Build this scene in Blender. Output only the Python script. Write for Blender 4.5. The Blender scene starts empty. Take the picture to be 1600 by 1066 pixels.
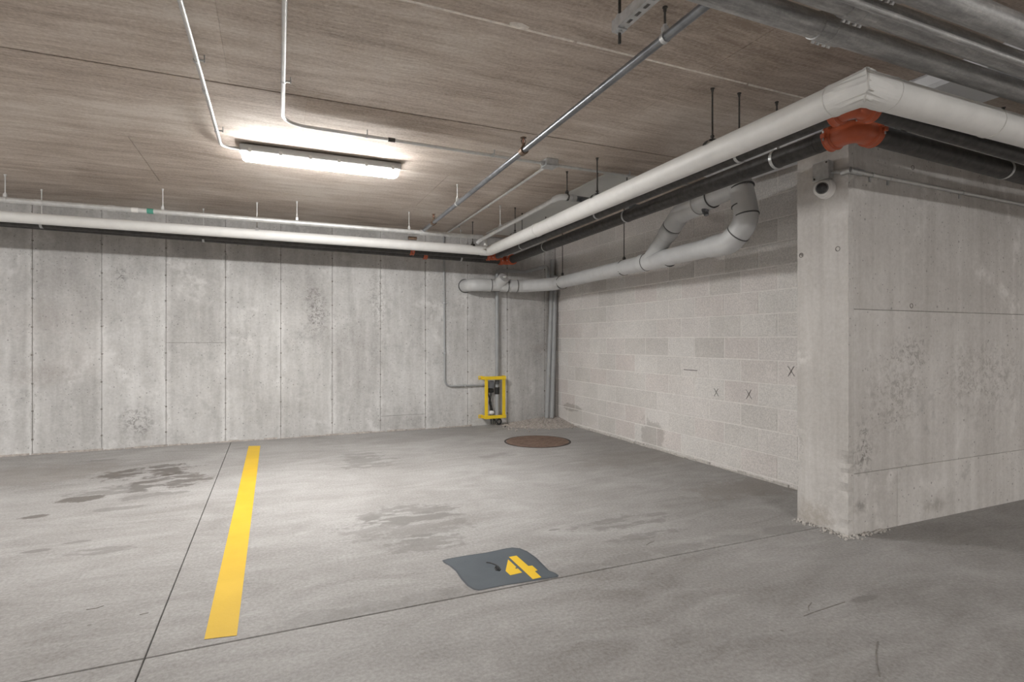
import bpy, bmesh, math, random
from mathutils import Vector, Matrix
random.seed(7)
S = bpy.context.scene
COL = S.collection

# ------------------------------------------------------------------ camera
CAM_H, YAW, FPX, HOR = 1.24, math.radians(23.46), 864.0, 530.5
cam = bpy.data.objects.new('camera', bpy.data.cameras.new('camera'))
COL.objects.link(cam)
cam.location = (0, 0, CAM_H)
cam.rotation_euler = (math.pi / 2, 0, -YAW)
cam.data.sensor_width = 36.0
cam.data.lens = 36.0 * FPX / 1600.0
cam.data.shift_y = -(533.0 - HOR) / 1600.0
cam.data.clip_start = 0.02
S.camera = cam

# ------------------------------------------------------------------ world, exposure
w = bpy.data.worlds.new('world'); S.world = w
w.use_nodes = True
w.node_tree.nodes['Background'].inputs[0].default_value = (0.02, 0.02, 0.02, 1)
w.node_tree.nodes['Background'].inputs[1].default_value = 1.0
vs = S.view_settings
vs.view_transform = 'Standard'; vs.look = 'None'; vs.gamma = 1.0; vs.use_curve_mapping = False
vs.exposure = 0.0
S.cycles.use_denoising = True
S.cycles.use_adaptive_sampling = True; S.cycles.adaptive_threshold = 0.07; S.cycles.use_light_tree = False; S.cycles.adaptive_min_samples = 16
S.cycles.max_bounces = 8
S.cycles.diffuse_bounces = 5
S.cycles.sample_clamp_indirect = 6.0
LAMP_POWER = 262.0          # emission strength of every fixture's diffuser

# ------------------------------------------------------------------ room sizes (metres)
YB, XW, ZC = 7.49, 3.97, 2.73          # concrete wall, block wall, ceiling
XL, YF, XR = -9.0, -6.5, 9.0           # far sides of the garage
CX, CY0, CY1 = 3.33, 2.35, 2.72        # end of the return wall

# pixel of the 1600x1066 frame -> point on a known plane of the place
_s, _c = math.sin(YAW), math.cos(YAW)
def _ray(px, py):
    u = (px - 800) / FPX; v = (HOR - py) / FPX
    return Vector((_s + u * _c, _c - u * _s, v))
O = Vector((0, 0, CAM_H))
def at_z(px, py, z):
    d = _ray(px, py); return O + d * ((z - CAM_H) / d.z)
def at_x(px, py, x):
    d = _ray(px, py); return O + d * (x / d.x)
def at_y(px, py, y):
    d = _ray(px, py); return O + d * (y / d.y)
def fl(px, py): return at_z(px, py, 0.0)
def ce(px, py): return at_z(px, py, ZC)

# ------------------------------------------------------------------ node helpers
class NT:
    def __init__(s, name):
        s.m = bpy.data.materials.new(name); s.m.use_nodes = True
        s.t = s.m.node_tree; s.n = s.t.nodes; s.b = s.n['Principled BSDF']
    def add(s, typ, **kw):
        n = s.n.new(typ)
        for k, v in kw.items(): setattr(n, k, v)
        return n
    def put(s, sock, v):
        if isinstance(v, bpy.types.NodeSocket): s.t.links.new(v, sock)
        elif v is not None: sock.default_value = v
    def pos(s):
        return s.add('ShaderNodeNewGeometry').outputs['Position']
    def math(s, op, a, b=None, c=None, clamp=False):
        n = s.add('ShaderNodeMath', operation=op, use_clamp=clamp)
        s.put(n.inputs[0], a); s.put(n.inputs[1], b); s.put(n.inputs[2], c)
        return n.outputs[0]
    def vmath(s, op, a, b=None):
        n = s.add('ShaderNodeVectorMath', operation=op)
        s.put(n.inputs[0], a); s.put(n.inputs[1], b)
        return n.outputs['Value'] if op == 'LENGTH' else n.outputs[0]
    def noise(s, vec, scale, detail=5, rough=0.6, dist=0.0):
        n = s.add('ShaderNodeTexNoise')
        s.put(n.inputs['Vector'], vec)
        n.inputs['Scale'].default_value = scale; n.inputs['Detail'].default_value = detail
        n.inputs['Roughness'].default_value = rough; n.inputs['Distortion'].default_value = dist
        return n.outputs['Fac']
    def voro(s, vec, scale, rnd=1.0):
        n = s.add('ShaderNodeTexVoronoi'); s.put(n.inputs['Vector'], vec)
        n.inputs['Scale'].default_value = scale; n.inputs['Randomness'].default_value = rnd
        return n.outputs['Distance'], n.outputs['Color']
    def ramp(s, fac, stops):
        n = s.add('ShaderNodeValToRGB'); s.put(n.inputs[0], fac)
        el = n.color_ramp.elements
        while len(el) < len(stops): el.new(0.5)
        for e, (p, c) in zip(el, stops):
            e.position = p; e.color = (*c, 1) if len(c) == 3 else c
        return n.outputs[0]
    def rng(s, v, a, b, lo=0.0, hi=1.0):
        n = s.add('ShaderNodeMapRange'); n.clamp = True
        s.put(n.inputs[0], v)
        for i, x in enumerate((a, b, lo, hi)): n.inputs[i + 1].default_value = x
        return n.outputs[0]
    def mix(s, fac, a, b, mode='MIX'):
        n = s.add('ShaderNodeMix', data_type='RGBA', blend_type=mode)
        s.put(n.inputs[0], fac)
        for i, v in ((6, a), (7, b)):
            if isinstance(v, tuple): v = (*v[:3], 1)
            s.put(n.inputs[i], v)
        return n.outputs[2]
    def bump(s, h, strength, dist=0.01):
        n = s.add('ShaderNodeBump'); s.put(n.inputs['Height'], h)
        n.inputs['Strength'].default_value = strength; n.inputs['Distance'].default_value = dist
        s.put(s.b.inputs['Normal'], n.outputs[0])
    def spot(s, pos, wob, c, r, rot=0.0, amp=0.9, a=0.95, b=0.75):
        """1 inside an uneven blot at c with radii r, 0 outside"""
        mp = s.add('ShaderNodeMapping', vector_type='TEXTURE'); s.put(mp.inputs[0], pos)
        mp.inputs['Location'].default_value = c; mp.inputs['Rotation'].default_value = (0, 0, rot)
        mp.inputs['Scale'].default_value = r
        d = s.vmath('LENGTH', mp.outputs[0])
        d2 = s.math('MULTIPLY_ADD', s.math('SUBTRACT', wob, 0.5), amp * 2.0, d)
        return s.rng(d2, a, b)
    def obj_random(s):
        return s.add('ShaderNodeObjectInfo').outputs['Random']
    def finish(s, col, rough=0.8, metal=0.0, spec=0.3):
        s.put(s.b.inputs['Base Color'], (*col, 1) if isinstance(col, tuple) else col)
        s.put(s.b.inputs['Roughness'], rough); s.put(s.b.inputs['Metallic'], metal)
        s.put(s.b.inputs['Specular IOR Level'], spec)
        return s.m

def stretch(k, pos, sc):
    return k.vmath('MULTIPLY', pos, sc)

def mat_wall(name, lo, mid, hi, streak=(5, 5, 0.7), speck=1.0, marks=(), bloom=False):
    k = NT(name); p = k.pos()
    big = k.noise(p, 0.9, 5, 0.65)
    st = k.noise(stretch(k, p, streak), 1.6, 4, 0.65)
    fine = k.noise(p, 42, 3, 0.7)
    f = k.math('MULTIPLY_ADD', big, 0.46, k.math('MULTIPLY_ADD', st, 0.32, k.math('MULTIPLY', fine, 0.22)))
    col = k.ramp(f, [(0.36, lo), (0.5, mid), (0.63, hi)])
    col = k.mix(1.0, col, k.ramp(k.obj_random(), [(0.0, (0.93, 0.925, 0.92)), (1.0, (1.04, 1.04, 1.04))]), 'MULTIPLY')
    wob = k.noise(p, 9, 4, 0.7)
    # pale lime bloom patches and darker scabs, in broad drifts
    pat = k.noise(p, 1.7, 3, 0.6, 0.8)
    sc = k.math('MULTIPLY', k.rng(pat, 0.55, 0.68), k.rng(wob, 0.5, 0.62))
    col = k.mix(k.math('MULTIPLY', sc, 0.38), col, tuple(x * 0.55 for x in mid))
    bl = k.math('MULTIPLY', k.rng(pat, 0.44, 0.33), k.rng(wob, 0.44, 0.6))
    col = k.mix(k.math('MULTIPLY', bl, 0.45), col, tuple(min(0.9, x * 1.25) for x in hi))
    if bloom:
        sx_ = k.add('ShaderNodeSeparateXYZ'); k.put(sx_.inputs[0], p)
        fr = k.math('ABSOLUTE', k.math('SUBTRACT', k.math('FRACT', k.math('MULTIPLY_ADD', sx_.outputs[0], 1 / 0.615, 1.745 / 0.615 + 0.5 + 20)), 0.5))
        edge = k.math('MULTIPLY_ADD', k.math('SUBTRACT', wob, 0.5), 0.16, fr)
        bm_ = k.math('MULTIPLY', k.rng(edge, 0.10, 0.03), k.rng(big, 0.35, 0.6, 0.2, 1.0))
        col = k.mix(k.math('MULTIPLY', bm_, 0.42), col, (0.74, 0.735, 0.725))
        dk = k.math('MULTIPLY', k.rng(edge, 0.022, 0.008), k.rng(st, 0.4, 0.6))
        col = k.mix(k.math('MULTIPLY', dk, 0.4), col, (0.25, 0.24, 0.225))
    mk = k.noise(p, 24, 4, 0.75, 0.8)
    for c, r, a, dark in marks:
        m = k.spot(p, wob, c, r, 0, 0.9, 1.25, 0.35)
        m = k.math('MULTIPLY', m, k.rng(mk, 0.46, 0.60) if a < 0 else k.rng(mk, 0.30, 0.55))
        col = k.mix(k.math('MULTIPLY', m, abs(a)), col, dark)
    # air-bubble pits
    d1, c1 = k.voro(p, 16); d2, c2 = k.voro(p, 41)
    sep = k.add('ShaderNodeSeparateColor'); k.put(sep.inputs[0], c1)
    sep2 = k.add('ShaderNodeSeparateColor'); k.put(sep2.inputs[0], c2)
    t1 = k.math('MULTIPLY', k.math('GREATER_THAN', sep.outputs[0], 1 - 0.30 * speck), k.rng(d1, 0.16, 0.08))
    dens = k.rng(k.noise(p, 1.2, 4, 0.6), 0.42, 0.65, 0.05, 0.45 * speck)
    t2 = k.math('MULTIPLY', k.math('LESS_THAN', sep2.outputs[0], dens), k.rng(d2, 0.26, 0.14))
    pit = k.math('MAXIMUM', t1, t2)
    col = k.mix(k.math('MULTIPLY', pit, 0.62), col, tuple(x * 0.32 for x in mid))
    k.bump(k.noise(p, 26, 3, 0.75), 0.30, 0.008)
    return k.finish(col, 0.9, 0, 0.2)

def mat_simple(name, col, rough=0.5, metal=0.0, spec=0.4, vary=0.12, scale=14, bump=0.0, rand=0.0):
    k = NT(name); p = k.pos()
    n = k.noise(p, scale, 5, 0.6)
    lo = tuple(x * (1 - vary) for x in col); hi = tuple(min(1, x * (1 + vary)) for x in col)
    c = k.ramp(n, [(0.3, lo), (0.7, hi)])
    if bump: k.bump(k.noise(p, scale * 3, 4, 0.6), bump, 0.004)
    return k.finish(c, rough, metal, spec)

# ------------------------------------------------------------------ mesh helpers
class MB:
    def __init__(s): s.v = []; s.f = []; s.sm = []
    def quad(s, pts, smooth=False):
        i = len(s.v); s.v += [Vector(p) for p in pts]; s.f.append(tuple(range(i, i + len(pts)))); s.sm.append(smooth)
    def box(s, lo, hi, rot=None, piv=None, bev=0.0):
        bm = bmesh.new()
        lo = Vector(lo); hi = Vector(hi); c = (lo + hi) / 2; d = hi - lo
        bmesh.ops.create_cube(bm, size=1, matrix=Matrix.Translation(c) @ Matrix.Diagonal((d.x, d.y, d.z, 1)))
        if bev: bmesh.ops.bevel(bm, geom=list(bm.edges), offset=bev, segments=1, affect='EDGES')
        if rot is not None:
            pv = Vector(piv) if piv is not None else c
            bmesh.ops.transform(bm, matrix=Matrix.Translation(pv) @ rot.to_4x4() @ Matrix.Translation(-pv), verts=bm.verts)
        s.from_bm(bm)
        return s
    def from_bm(s, bm, smooth=False):
        i = len(s.v); bm.verts.ensure_lookup_table(); bm.verts.index_update()
        s.v += [v.co.copy() for v in bm.verts]
        for f in bm.faces: s.f.append(tuple(i + v.index for v in f.verts)); s.sm.append(smooth)
        bm.free()
    def tube(s, pts, r, seg=16, cap=True, closed=False, inner=None):
        pts = [Vector(p) for p in pts]; n = len(pts)
        rs = r if isinstance(r, (list, tuple)) else [r] * n
        tang = []
        for i in range(n):
            a = pts[i - 1] if (i or closed) else pts[0]
            b = pts[(i + 1) % n] if (i < n - 1 or closed) else pts[-1]
            tang.append((b - a).normalized())
        t = tang[0]; ref = Vector((0, 0, 1)) if abs(t.z) < 0.9 else Vector((1, 0, 0))
        u = t.cross(ref).normalized()
        base = len(s.v); rings = []
        for i in range(n):
            t = tang[i]; u = (u - t * u.dot(t)).normalized(); v = t.cross(u)
            ring = []
            for k in range(seg):
                a = 2 * math.pi * k / seg
                ring.append(len(s.v)); s.v.append(pts[i] + (u * math.cos(a) + v * math.sin(a)) * rs[i])
            rings.append(ring)
        for i in range(n if closed else n - 1):
            A, B = rings[i], rings[(i + 1) % n]
            for k in range(seg):
                s.f.append((A[k], A[(k + 1) % seg], B[(k + 1) % seg], B[k])); s.sm.append(True)
        if cap and not closed:
            for ring, rev in ((rings[0], True), (rings[-1], False)):
                i = len(s.v); s.v += [s.v[j].copy() for j in ring]
                idx = list(range(i, i + seg)); s.f.append(tuple(reversed(idx) if rev else idx)); s.sm.append(False)
        return s
    def lathe(s, o, axis, prof, seg=20):
        o = Vector(o); a = Vector(axis).normalized()
        pts = [o + a * h for h, r in prof]; rs = [max(r, 1e-4) for h, r in prof]
        # tangents all along the axis
        ref = Vector((0, 0, 1)) if abs(a.z) < 0.9 else Vector((1, 0, 0))
        u = a.cross(ref).normalized(); v = a.cross(u)
        prev = None
        for p, r in zip(pts, rs):
            ring = []
            for k in range(seg):
                t = 2 * math.pi * k / seg; ring.append(len(s.v)); s.v.append(p + (u * math.cos(t) + v * math.sin(t)) * r)
            if prev:
                for k in range(seg):
                    s.f.append((prev[k], prev[(k + 1) % seg], ring[(k + 1) % seg], ring[k])); s.sm.append(False)
            prev = ring
        return s
    def build(s, name, mat, parent=None, base=None):
        me = bpy.data.meshes.new(name)
        org = Vector(base) if base is not None else (Vector(parent['_o']) if parent is not None and '_o' in parent else Vector((0, 0, 0)))
        me.from_pydata([tuple(v - org) for v in s.v], [], s.f)
        bm = bmesh.new(); bm.from_mesh(me); bmesh.ops.recalc_face_normals(bm, faces=bm.faces); bm.to_mesh(me); bm.free()
        for p, sm in zip(me.polygons, s.sm): p.use_smooth = sm
        me.materials.append(mat)
        o = bpy.data.objects.new(name, me); COL.objects.link(o)
        if parent is not None:
            o.parent = parent
            if base is not None: o.location = org - Vector(parent['_o'])
        else:
            o.location = org
        o['_o'] = tuple(org)
        return o

def tag(o, label=None, cat=None, group=None, kind=None):
    if label: o['label'] = label
    if cat: o['category'] = cat
    if group: o['group'] = group
    if kind: o['kind'] = kind
    return o
def thing(name, loc, label, cat, group=None):
    o = bpy.data.objects.new(name, None); COL.objects.link(o)
    o.location = loc; o['_o'] = tuple(loc); o.empty_display_size = 0.05
    return tag(o, label, cat, group)
def fillet(pts, rad, n=8):
    pts = [Vector(p) for p in pts]; out = [pts[0]]
    for i in range(1, len(pts) - 1):
        p = pts[i]; a = (pts[i - 1] - p).normalized(); b = (pts[i + 1] - p).normalized()
        r = rad[i - 1] if isinstance(rad, (list, tuple)) else rad
        ang = a.angle(b)
        if ang > 3.1: out.append(p); continue
        t = r / math.tan(ang / 2)
        t = min(t, 0.49 * (pts[i - 1] - p).length, 0.49 * (pts[i + 1] - p).length); r = t * math.tan(ang / 2)
        cen = p + (a + b).normalized() * (r / math.sin(ang / 2))
        s0 = p + a * t - cen; s1 = p + b * t - cen; th = s0.angle(s1)
        ax = s0.cross(s1).normalized()
        for k in range(n + 1): out.append(cen + Matrix.Rotation(th * k / n, 3, ax) @ s0)
    out.append(pts[-1]); return out
def band(mb, p, d, r, w, seg=18):
    p = Vector(p); d = Vector(d).normalized()
    mb.tube([p - d * w / 2, p + d * w / 2], r, seg); return mb
def arc_ring(p, d, r, rt, seg=20, rs=6):
    """a thin round hoop of radius r around axis d at p"""
    p = Vector(p); d = Vector(d).normalized(); ref = Vector((0, 0, 1)) if abs(d.z) < .9 else Vector((1, 0, 0))
    u = d.cross(ref).normalized(); v = d.cross(u)
    return [p + (u * math.cos(2 * math.pi * k / seg) + v * math.sin(2 * math.pi * k / seg)) * r for k in range(seg)]
def hoop(mb, p, d, r, w, t=0.003, seg=22):
    """flat strap of width w around axis d"""
    p = Vector(p); d = Vector(d).normalized()
    mb.lathe(p, d, [(-w / 2, r), (-w / 2, r + t), (w / 2, r + t), (w / 2, r)], seg); return mb

# ------------------------------------------------------------------ materials
B = 1.0
brown = (0.20, 0.165, 0.14)
def bw(px, py): return tuple(at_y(px, py, YB))
M = {}
M['wall_back'] = mat_wall('concrete_wall', bloom=True, lo=(0.34, 0.33, 0.32), mid=(0.475, 0.469, 0.46), hi=(0.61, 0.604, 0.595), marks=[
    (bw(493, 485), (0.16, 0.5, 0.34), -0.75, (0.16, 0.15, 0.145)), (bw(588, 470), (0.14, 0.5, 0.42), -0.5, (0.2, 0.19, 0.18)),
    (bw(190, 435), (0.06, 0.5, 0.12), -0.8, (0.15, 0.14, 0.14)), (bw(215, 660), (0.17, 0.5, 0.20), -0.7, (0.17, 0.16, 0.155)),
    (bw(60, 585), (0.30, 0.5, 0.13), 0.35, (0.27, 0.235, 0.215)), (bw(70, 500), (0.55, 0.5, 0.22), 0.22, (0.33, 0.29, 0.265)),
    (bw(130, 560), (0.40, 0.5, 0.25), 0.18, (0.33, 0.29, 0.265)), (bw(845, 545), (0.18, 0.5, 0.08), 0.4, (0.29, 0.245, 0.215)),
    (bw(858, 500), (0.08, 0.5, 0.55), 0.35, (0.30, 0.255, 0.215))])
M['wall_return'] = mat_wall('return_concrete', (0.45, 0.43, 0.408), (0.57, 0.55, 0.528), (0.675, 0.657, 0.637), streak=(7, 7, 0.35), speck=0.75, marks=[
    (tuple(at_y(1425, 545, CY0)), (0.22, 0.08, 0.12), -0.55, (0.2, 0.18, 0.165)), (tuple(at_y(1540, 590, CY0)), (0.55, 0.08, 0.28), -0.5, (0.23, 0.21, 0.19)),
    (tuple(at_y(1400, 620, CY0)), (0.3, 0.08, 0.3), -0.45, (0.23, 0.21, 0.19)), (tuple(at_y(1350, 700, CY0)), (0.10, 0.08, 0.18), -0.75, (0.17, 0.155, 0.14)),
    (tuple(at_y(1345, 790, CY0)), (0.06, 0.08, 0.05), 0.6, (0.20, 0.18, 0.165)), (tuple(at_y(1460, 790, CY0)), (0.12, 0.08, 0.05), 0.5, (0.25, 0.23, 0.20)),
    ((CX, 2.62, 0.05), (0.3, 0.16, 0.11), 0.5, (0.33, 0.285, 0.23))])

def mat_ceiling():
    k = NT('board_marked_concrete'); p = k.pos()
    warp = k.math('MULTIPLY', k.math('SUBTRACT', k.noise(p, 1.1, 2, 0.5), 0.5), 0.14)
    cmb = k.add('ShaderNodeCombineXYZ'); k.put(cmb.inputs[1], warp)
    pw = k.vmath('ADD', p, cmb.outputs[0])
    g1 = k.noise(stretch(k, pw, (0.9, 6.5, 1)), 1.6, 5, 0.68)
    g2 = k.noise(stretch(k, pw, (2.4, 34, 1)), 2.0, 3, 0.7)
    big = k.noise(p, 0.75, 4, 0.6)
    fine = k.noise(p, 55, 4, 0.7)
    f = k.math('MULTIPLY_ADD', g1, 0.27, k.math('MULTIPLY_ADD', g2, 0.18, k.math('MULTIPLY_ADD', big, 0.34, k.math('MULTIPLY', fine, 0.21))))
    col = k.ramp(f, [(0.40, (0.36, 0.298, 0.25)), (0.5, (0.58, 0.505, 0.443)), (0.60, (0.76, 0.70, 0.64))])
    # each formwork sheet left a slightly different tone
    r = k.obj_random()
    col = k.mix(0.5, col, k.ramp(r, [(0.0, (0.84, 0.82, 0.80)), (1.0, (1.0, 1.0, 1.0))]), 'MULTIPLY')
    scr = k.noise(stretch(k, pw, (4, 26, 1)), 3.0, 4, 0.7, 1.0)
    m = k.math('MULTIPLY', k.rng(scr, 0.62, 0.72), k.rng(k.noise(p, 2.0, 4, 0.6), 0.5, 0.62))
    col = k.mix(k.math('MULTIPLY', m, 0.5), col, (0.15, 0.125, 0.105))
    k.bump(k.noise(stretch(k, p, (4, 30, 1)), 1.6, 3, 0.7), 0.25, 0.008)
    return k.finish(col, 0.85, 0, 0.25)
M['ceiling'] = mat_ceiling()
M['fin'] = mat_simple('cement_fin', (0.80, 0.75, 0.69), 0.9, vary=0.2, scale=30)

def mat_floor():
    k = NT('trowelled_concrete'); p = k.pos()
    big = k.noise(p, 0.7, 4, 0.62)
    swp = k.noise(stretch(k, p, (1.0, 2.6, 1)), 1.6, 5, 0.66, 1.2)
    fine = k.noise(p, 60, 3, 0.72)
    f = k.math('MULTIPLY_ADD', big, 0.30, k.math('MULTIPLY_ADD', swp, 0.34, k.math('MULTIPLY', fine, 0.36)))
    col = k.ramp(f, [(0.38, (0.205, 0.193, 0.183)), (0.5, (0.300, 0.290, 0.280)), (0.62, (0.395, 0.386, 0.377))])
    # trowel arcs
    d, c = k.voro(k.vmath('ADD', p, (0.3, 0.1, 0)), 1.1)
    arc = k.math('SINE', k.math('MULTIPLY_ADD', k.noise(p, 5, 3, 0.5), 9.0, k.math('MULTIPLY', d, 190.0)))
    am = k.math('MULTIPLY', k.rng(arc, 0.35, 1.0), k.rng(k.noise(p, 2.6, 4, 0.6), 0.52, 0.66))
    col = k.mix(k.math('MULTIPLY', am, 0.16), col, (0.24, 0.22, 0.205))
    wob = k.noise(p, 6.5, 4, 0.66); wob2 = k.noise(stretch(k, p, (0.75, 2.0, 1)), 5.5, 4, 0.62)
    def st(px, py, rx, ry, a, dark, rot=0.0, broken=None):
        nonlocal col
        q = fl(px, py)
        m = k.spot(p, wob, (q.x, q.y, 0), (rx, ry, 1), rot, 1.05)
        if broken: m = k.math('MULTIPLY', m, k.rng(wob2, broken - 0.03, broken + 0.03))
        col = k.mix(k.math('MULTIPLY', m, a), col, dark)
    oil = (0.085, 0.073, 0.064); wet = (0.165, 0.157, 0.149); ochre = (0.175, 0.148, 0.12)
    st(228, 738, 0.42, 0.28, 0.75, oil, 0.2, 0.45); st(262, 752, 0.36, 0.34, 0.7, oil, 0.3, 0.46)
    st(190, 765, 0.40, 0.16, 0.6, wet, 0.1, 0.46); st(125, 780, 0.20, 0.10, 0.75, oil)
    st(235, 775, 0.25, 0.10, 0.6, wet, 0.2, 0.45); st(182, 795, 0.16, 0.06, 0.55, wet); st(52, 808, 0.10, 0.05, 0.7, oil)
    st(150, 862, 0.22, 0.07, 0.55, wet, 0, 0.46); st(57, 861, 0.09, 0.03, 0.7, wet); st(115, 848, 0.10, 0.03, 0.6, wet)
    st(150, 720, 0.22, 0.07, 0.5, wet, 0, 0.46)
    st(570, 722, 0.36, 0.34, 0.62, wet, 0, 0.47); st(560, 712, 0.3, 0.2, 0.5, wet, 0, 0.48)
    st(632, 803, 0.42, 0.26, 0.62, wet, 0, 0.45); st(640, 822, 0.50, 0.34, 0.5, wet, 0, 0.47); st(668, 848, 0.28, 0.16, 0.55, wet, 0, 0.46)
    st(775, 712, 0.22, 0.12, 0.4, wet, 0, 0.48); st(980, 815, 0.42, 0.12, 0.5, wet, 0, 0.47); st(1015, 836, 0.3, 0.06, 0.5, wet, 0, 0.47)
    st(865, 828, 0.05, 0.02, 0.6, wet); st(1355, 935, 0.10, 0.03, 0.5, wet)
    st(1190, 760, 0.75, 0.28, 0.28, ochre, 0.0); st(1010, 715, 0.9, 0.35, 0.16, ochre); st(30, 745, 0.9, 0.5, 0.22, ochre)
    # damp rims along the saw cut
    for i in range(10):
        q = fl(500 + 80 * i, 1073 - 0.195 * (500 + 80 * i) - 8)
        m = k.spot(p, wob, (q.x, 2.60, 0), (0.22, 0.07, 1), 0, 1.2)
        col = k.mix(k.math('MULTIPLY', m, 0.28), col, wet)
    # scattered pits and specks
    d1, c1 = k.voro(p, 7); sp = k.add('ShaderNodeSeparateColor'); k.put(sp.inputs[0], c1)
    t1 = k.math('MULTIPLY', k.math('GREATER_THAN', sp.outputs[0], 0.86), k.rng(d1, 0.075, 0.045))
    col = k.mix(k.math('MULTIPLY', t1, 0.6), col, (0.13, 0.12, 0.11))
    k.bump(k.noise(p, 24, 3, 0.75), 0.25, 0.008)
    return k.finish(col, k.rng(swp, 0.3, 0.7, 0.62, 0.85), 0, 0.3)
M['floor'] = mat_floor()
M['joint'] = mat_simple('joint_dirt', (0.05, 0.044, 0.04), 0.95, vary=0.3, scale=40)
M['wall_groove'] = mat_simple('cold_joint', (0.22, 0.205, 0.19), 0.95, vary=0.3, scale=30)

def mat_block():
    k = NT('concrete_block'); p = k.pos(); r = k.obj_random()
    base = k.ramp(r, [(0.0, (0.62, 0.595, 0.57)), (0.3, (0.72, 0.70, 0.675)), (0.55, (0.69, 0.65, 0.628)), (0.8, (0.73, 0.71, 0.687)), (1.0, (0.67, 0.625, 0.602))])
    n = k.noise(p, 1.4, 5, 0.6); fine = k.noise(p, 75, 4, 0.75)
    col = k.mix(1.0, base, k.ramp(n, [(0.3, (0.9, 0.9, 0.9)), (0.7, (1.08, 1.08, 1.08))]), 'MULTIPLY')
    col = k.mix(1.0, col, k.ramp(fine, [(0.3, (0.74, 0.74, 0.74)), (0.7, (1.16, 1.16, 1.16))]), 'MULTIPLY')
    wob = k.noise(p, 8, 5, 0.7)
    for c, rr, a, d in ((at_x(1020, 680, XW), (0.5, 0.25, 0.2), 0.4, (0.25, 0.225, 0.205)), (at_x(905, 650, XW), (0.5, 0.5, 0.1), 0.5, (0.6, 0.58, 0.55)),
                        (at_x(893, 637, XW), (0.5, 0.3, 0.06), 0.5, (0.27, 0.245, 0.22)), (at_x(1045, 706, XW), (0.5, 0.3, 0.05), 0.4, (0.6, 0.58, 0.55)),
                        (at_x(960, 690, XW), (0.5, 0.6, 0.06), 0.4, (0.6, 0.58, 0.55))):
        col = k.mix(k.math('MULTIPLY', k.spot(p, wob, tuple(c), rr), a), col, d)
    k.bump(k.noise(p, 60, 2, 0.75), 0.4, 0.006)
    return k.finish(col, 0.95, 0, 0.15)
M['block'] = mat_block()
M['mortar'] = mat_simple('mortar', (0.76, 0.735, 0.71), 0.95, vary=0.1, scale=25)
M['steel'] = mat_simple('galvanized_steel', (0.55, 0.56, 0.565), 0.42, 0.75, vary=0.15, scale=30)
M['emt'] = mat_simple('conduit_steel', (0.62, 0.62, 0.61), 0.45, 0.45, vary=0.1, scale=20)
def mat_bigpipe():
    k = NT('dull_steel_pipe'); p = k.pos()
    n = k.noise(stretch(k, p, (1.5, 14, 14)), 4, 6, 0.7); f = k.noise(p, 60, 4, 0.7)
    col = k.ramp(k.math('MULTIPLY_ADD', n, 0.75, k.math('MULTIPLY', f, 0.25)), [(0.3, (0.22, 0.22, 0.22)), (0.5, (0.37, 0.37, 0.368)), (0.68, (0.60, 0.60, 0.59))])
    return k.finish(col, k.rng(n, 0.3, 0.7, 0.38, 0.6), 0.55, 0.5)
M['bigpipe'] = mat_bigpipe()
M['sprinkler'] = mat_simple('dark_steel_pipe', (0.20, 0.21, 0.225), 0.32, 0.6, vary=0.25, scale=12)
M['blackpipe'] = mat_simple('black_iron_pipe', (0.055, 0.052, 0.05), 0.5, 0.2, vary=0.4, scale=22, bump=0.1)
M['red'] = mat_simple('orange_red_paint', (0.47, 0.10, 0.04), 0.42, 0, 0.5, vary=0.15, scale=10)
M['jacket'] = mat_simple('white_pvc_jacket', (0.74, 0.735, 0.715), 0.5, 0, 0.4, vary=0.05, scale=9, bump=0.12)
M['jacket_tape'] = mat_simple('jacket_tape', (0.64, 0.63, 0.605), 0.55, 0, 0.4, vary=0.06, scale=20)
M['pvc'] = mat_simple('grey_pvc', (0.53, 0.535, 0.535), 0.42, 0, 0.45, vary=0.08, scale=8)
M['pvc_ring'] = mat_simple('grey_pvc_socket', (0.56, 0.565, 0.565), 0.4, 0, 0.45, vary=0.06, scale=8)
M['pvc_small'] = mat_simple('dark_grey_pvc', (0.34, 0.35, 0.355), 0.4, 0, 0.45, vary=0.08, scale=8)
M['glue'] = mat_simple('dark_cement_line', (0.09, 0.09, 0.09), 0.7, vary=0.1)
M['rod'] = mat_simple('dark_threaded_rod', (0.085, 0.08, 0.075), 0.5, 0.5, vary=0.3, scale=60)
M['brass'] = mat_simple('aged_brass', (0.17, 0.115, 0.08), 0.5, 0.5, vary=0.3, scale=60)
M['yellow'] = mat_simple('yellow_enamel', (0.80, 0.56, 0.02), 0.4, 0, 0.5, vary=0.06, scale=12)
M['black'] = mat_simple('black_rubber', (0.02, 0.02, 0.02), 0.6, vary=0.2)
M['white'] = mat_simple('white_plastic', (0.78, 0.77, 0.75), 0.35, 0, 0.5, vary=0.03)
M['lamp_body'] = mat_simple('grey_lamp_housing', (0.50, 0.505, 0.50), 0.45, 0, 0.4, vary=0.04)
M['clip'] = mat_simple('lamp_clip', (0.58, 0.58, 0.57), 0.35, 0.4, 0.5, vary=0.04)
M['board'] = mat_simple('pale_ceiling_board', (0.70, 0.70, 0.675), 0.8, vary=0.04, scale=3)
M['duct'] = mat_simple('white_sheet_duct', (0.86, 0.88, 0.91), 0.45, 0.1, 0.5, vary=0.04, scale=5)
M['green'] = mat_simple('green_sticker', (0.08, 0.30, 0.23), 0.5, vary=0.05)
M['glass_dark'] = mat_simple('dark_lens_glass', (0.03, 0.03, 0.032), 0.12, 0, 0.6, vary=0.1)
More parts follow.
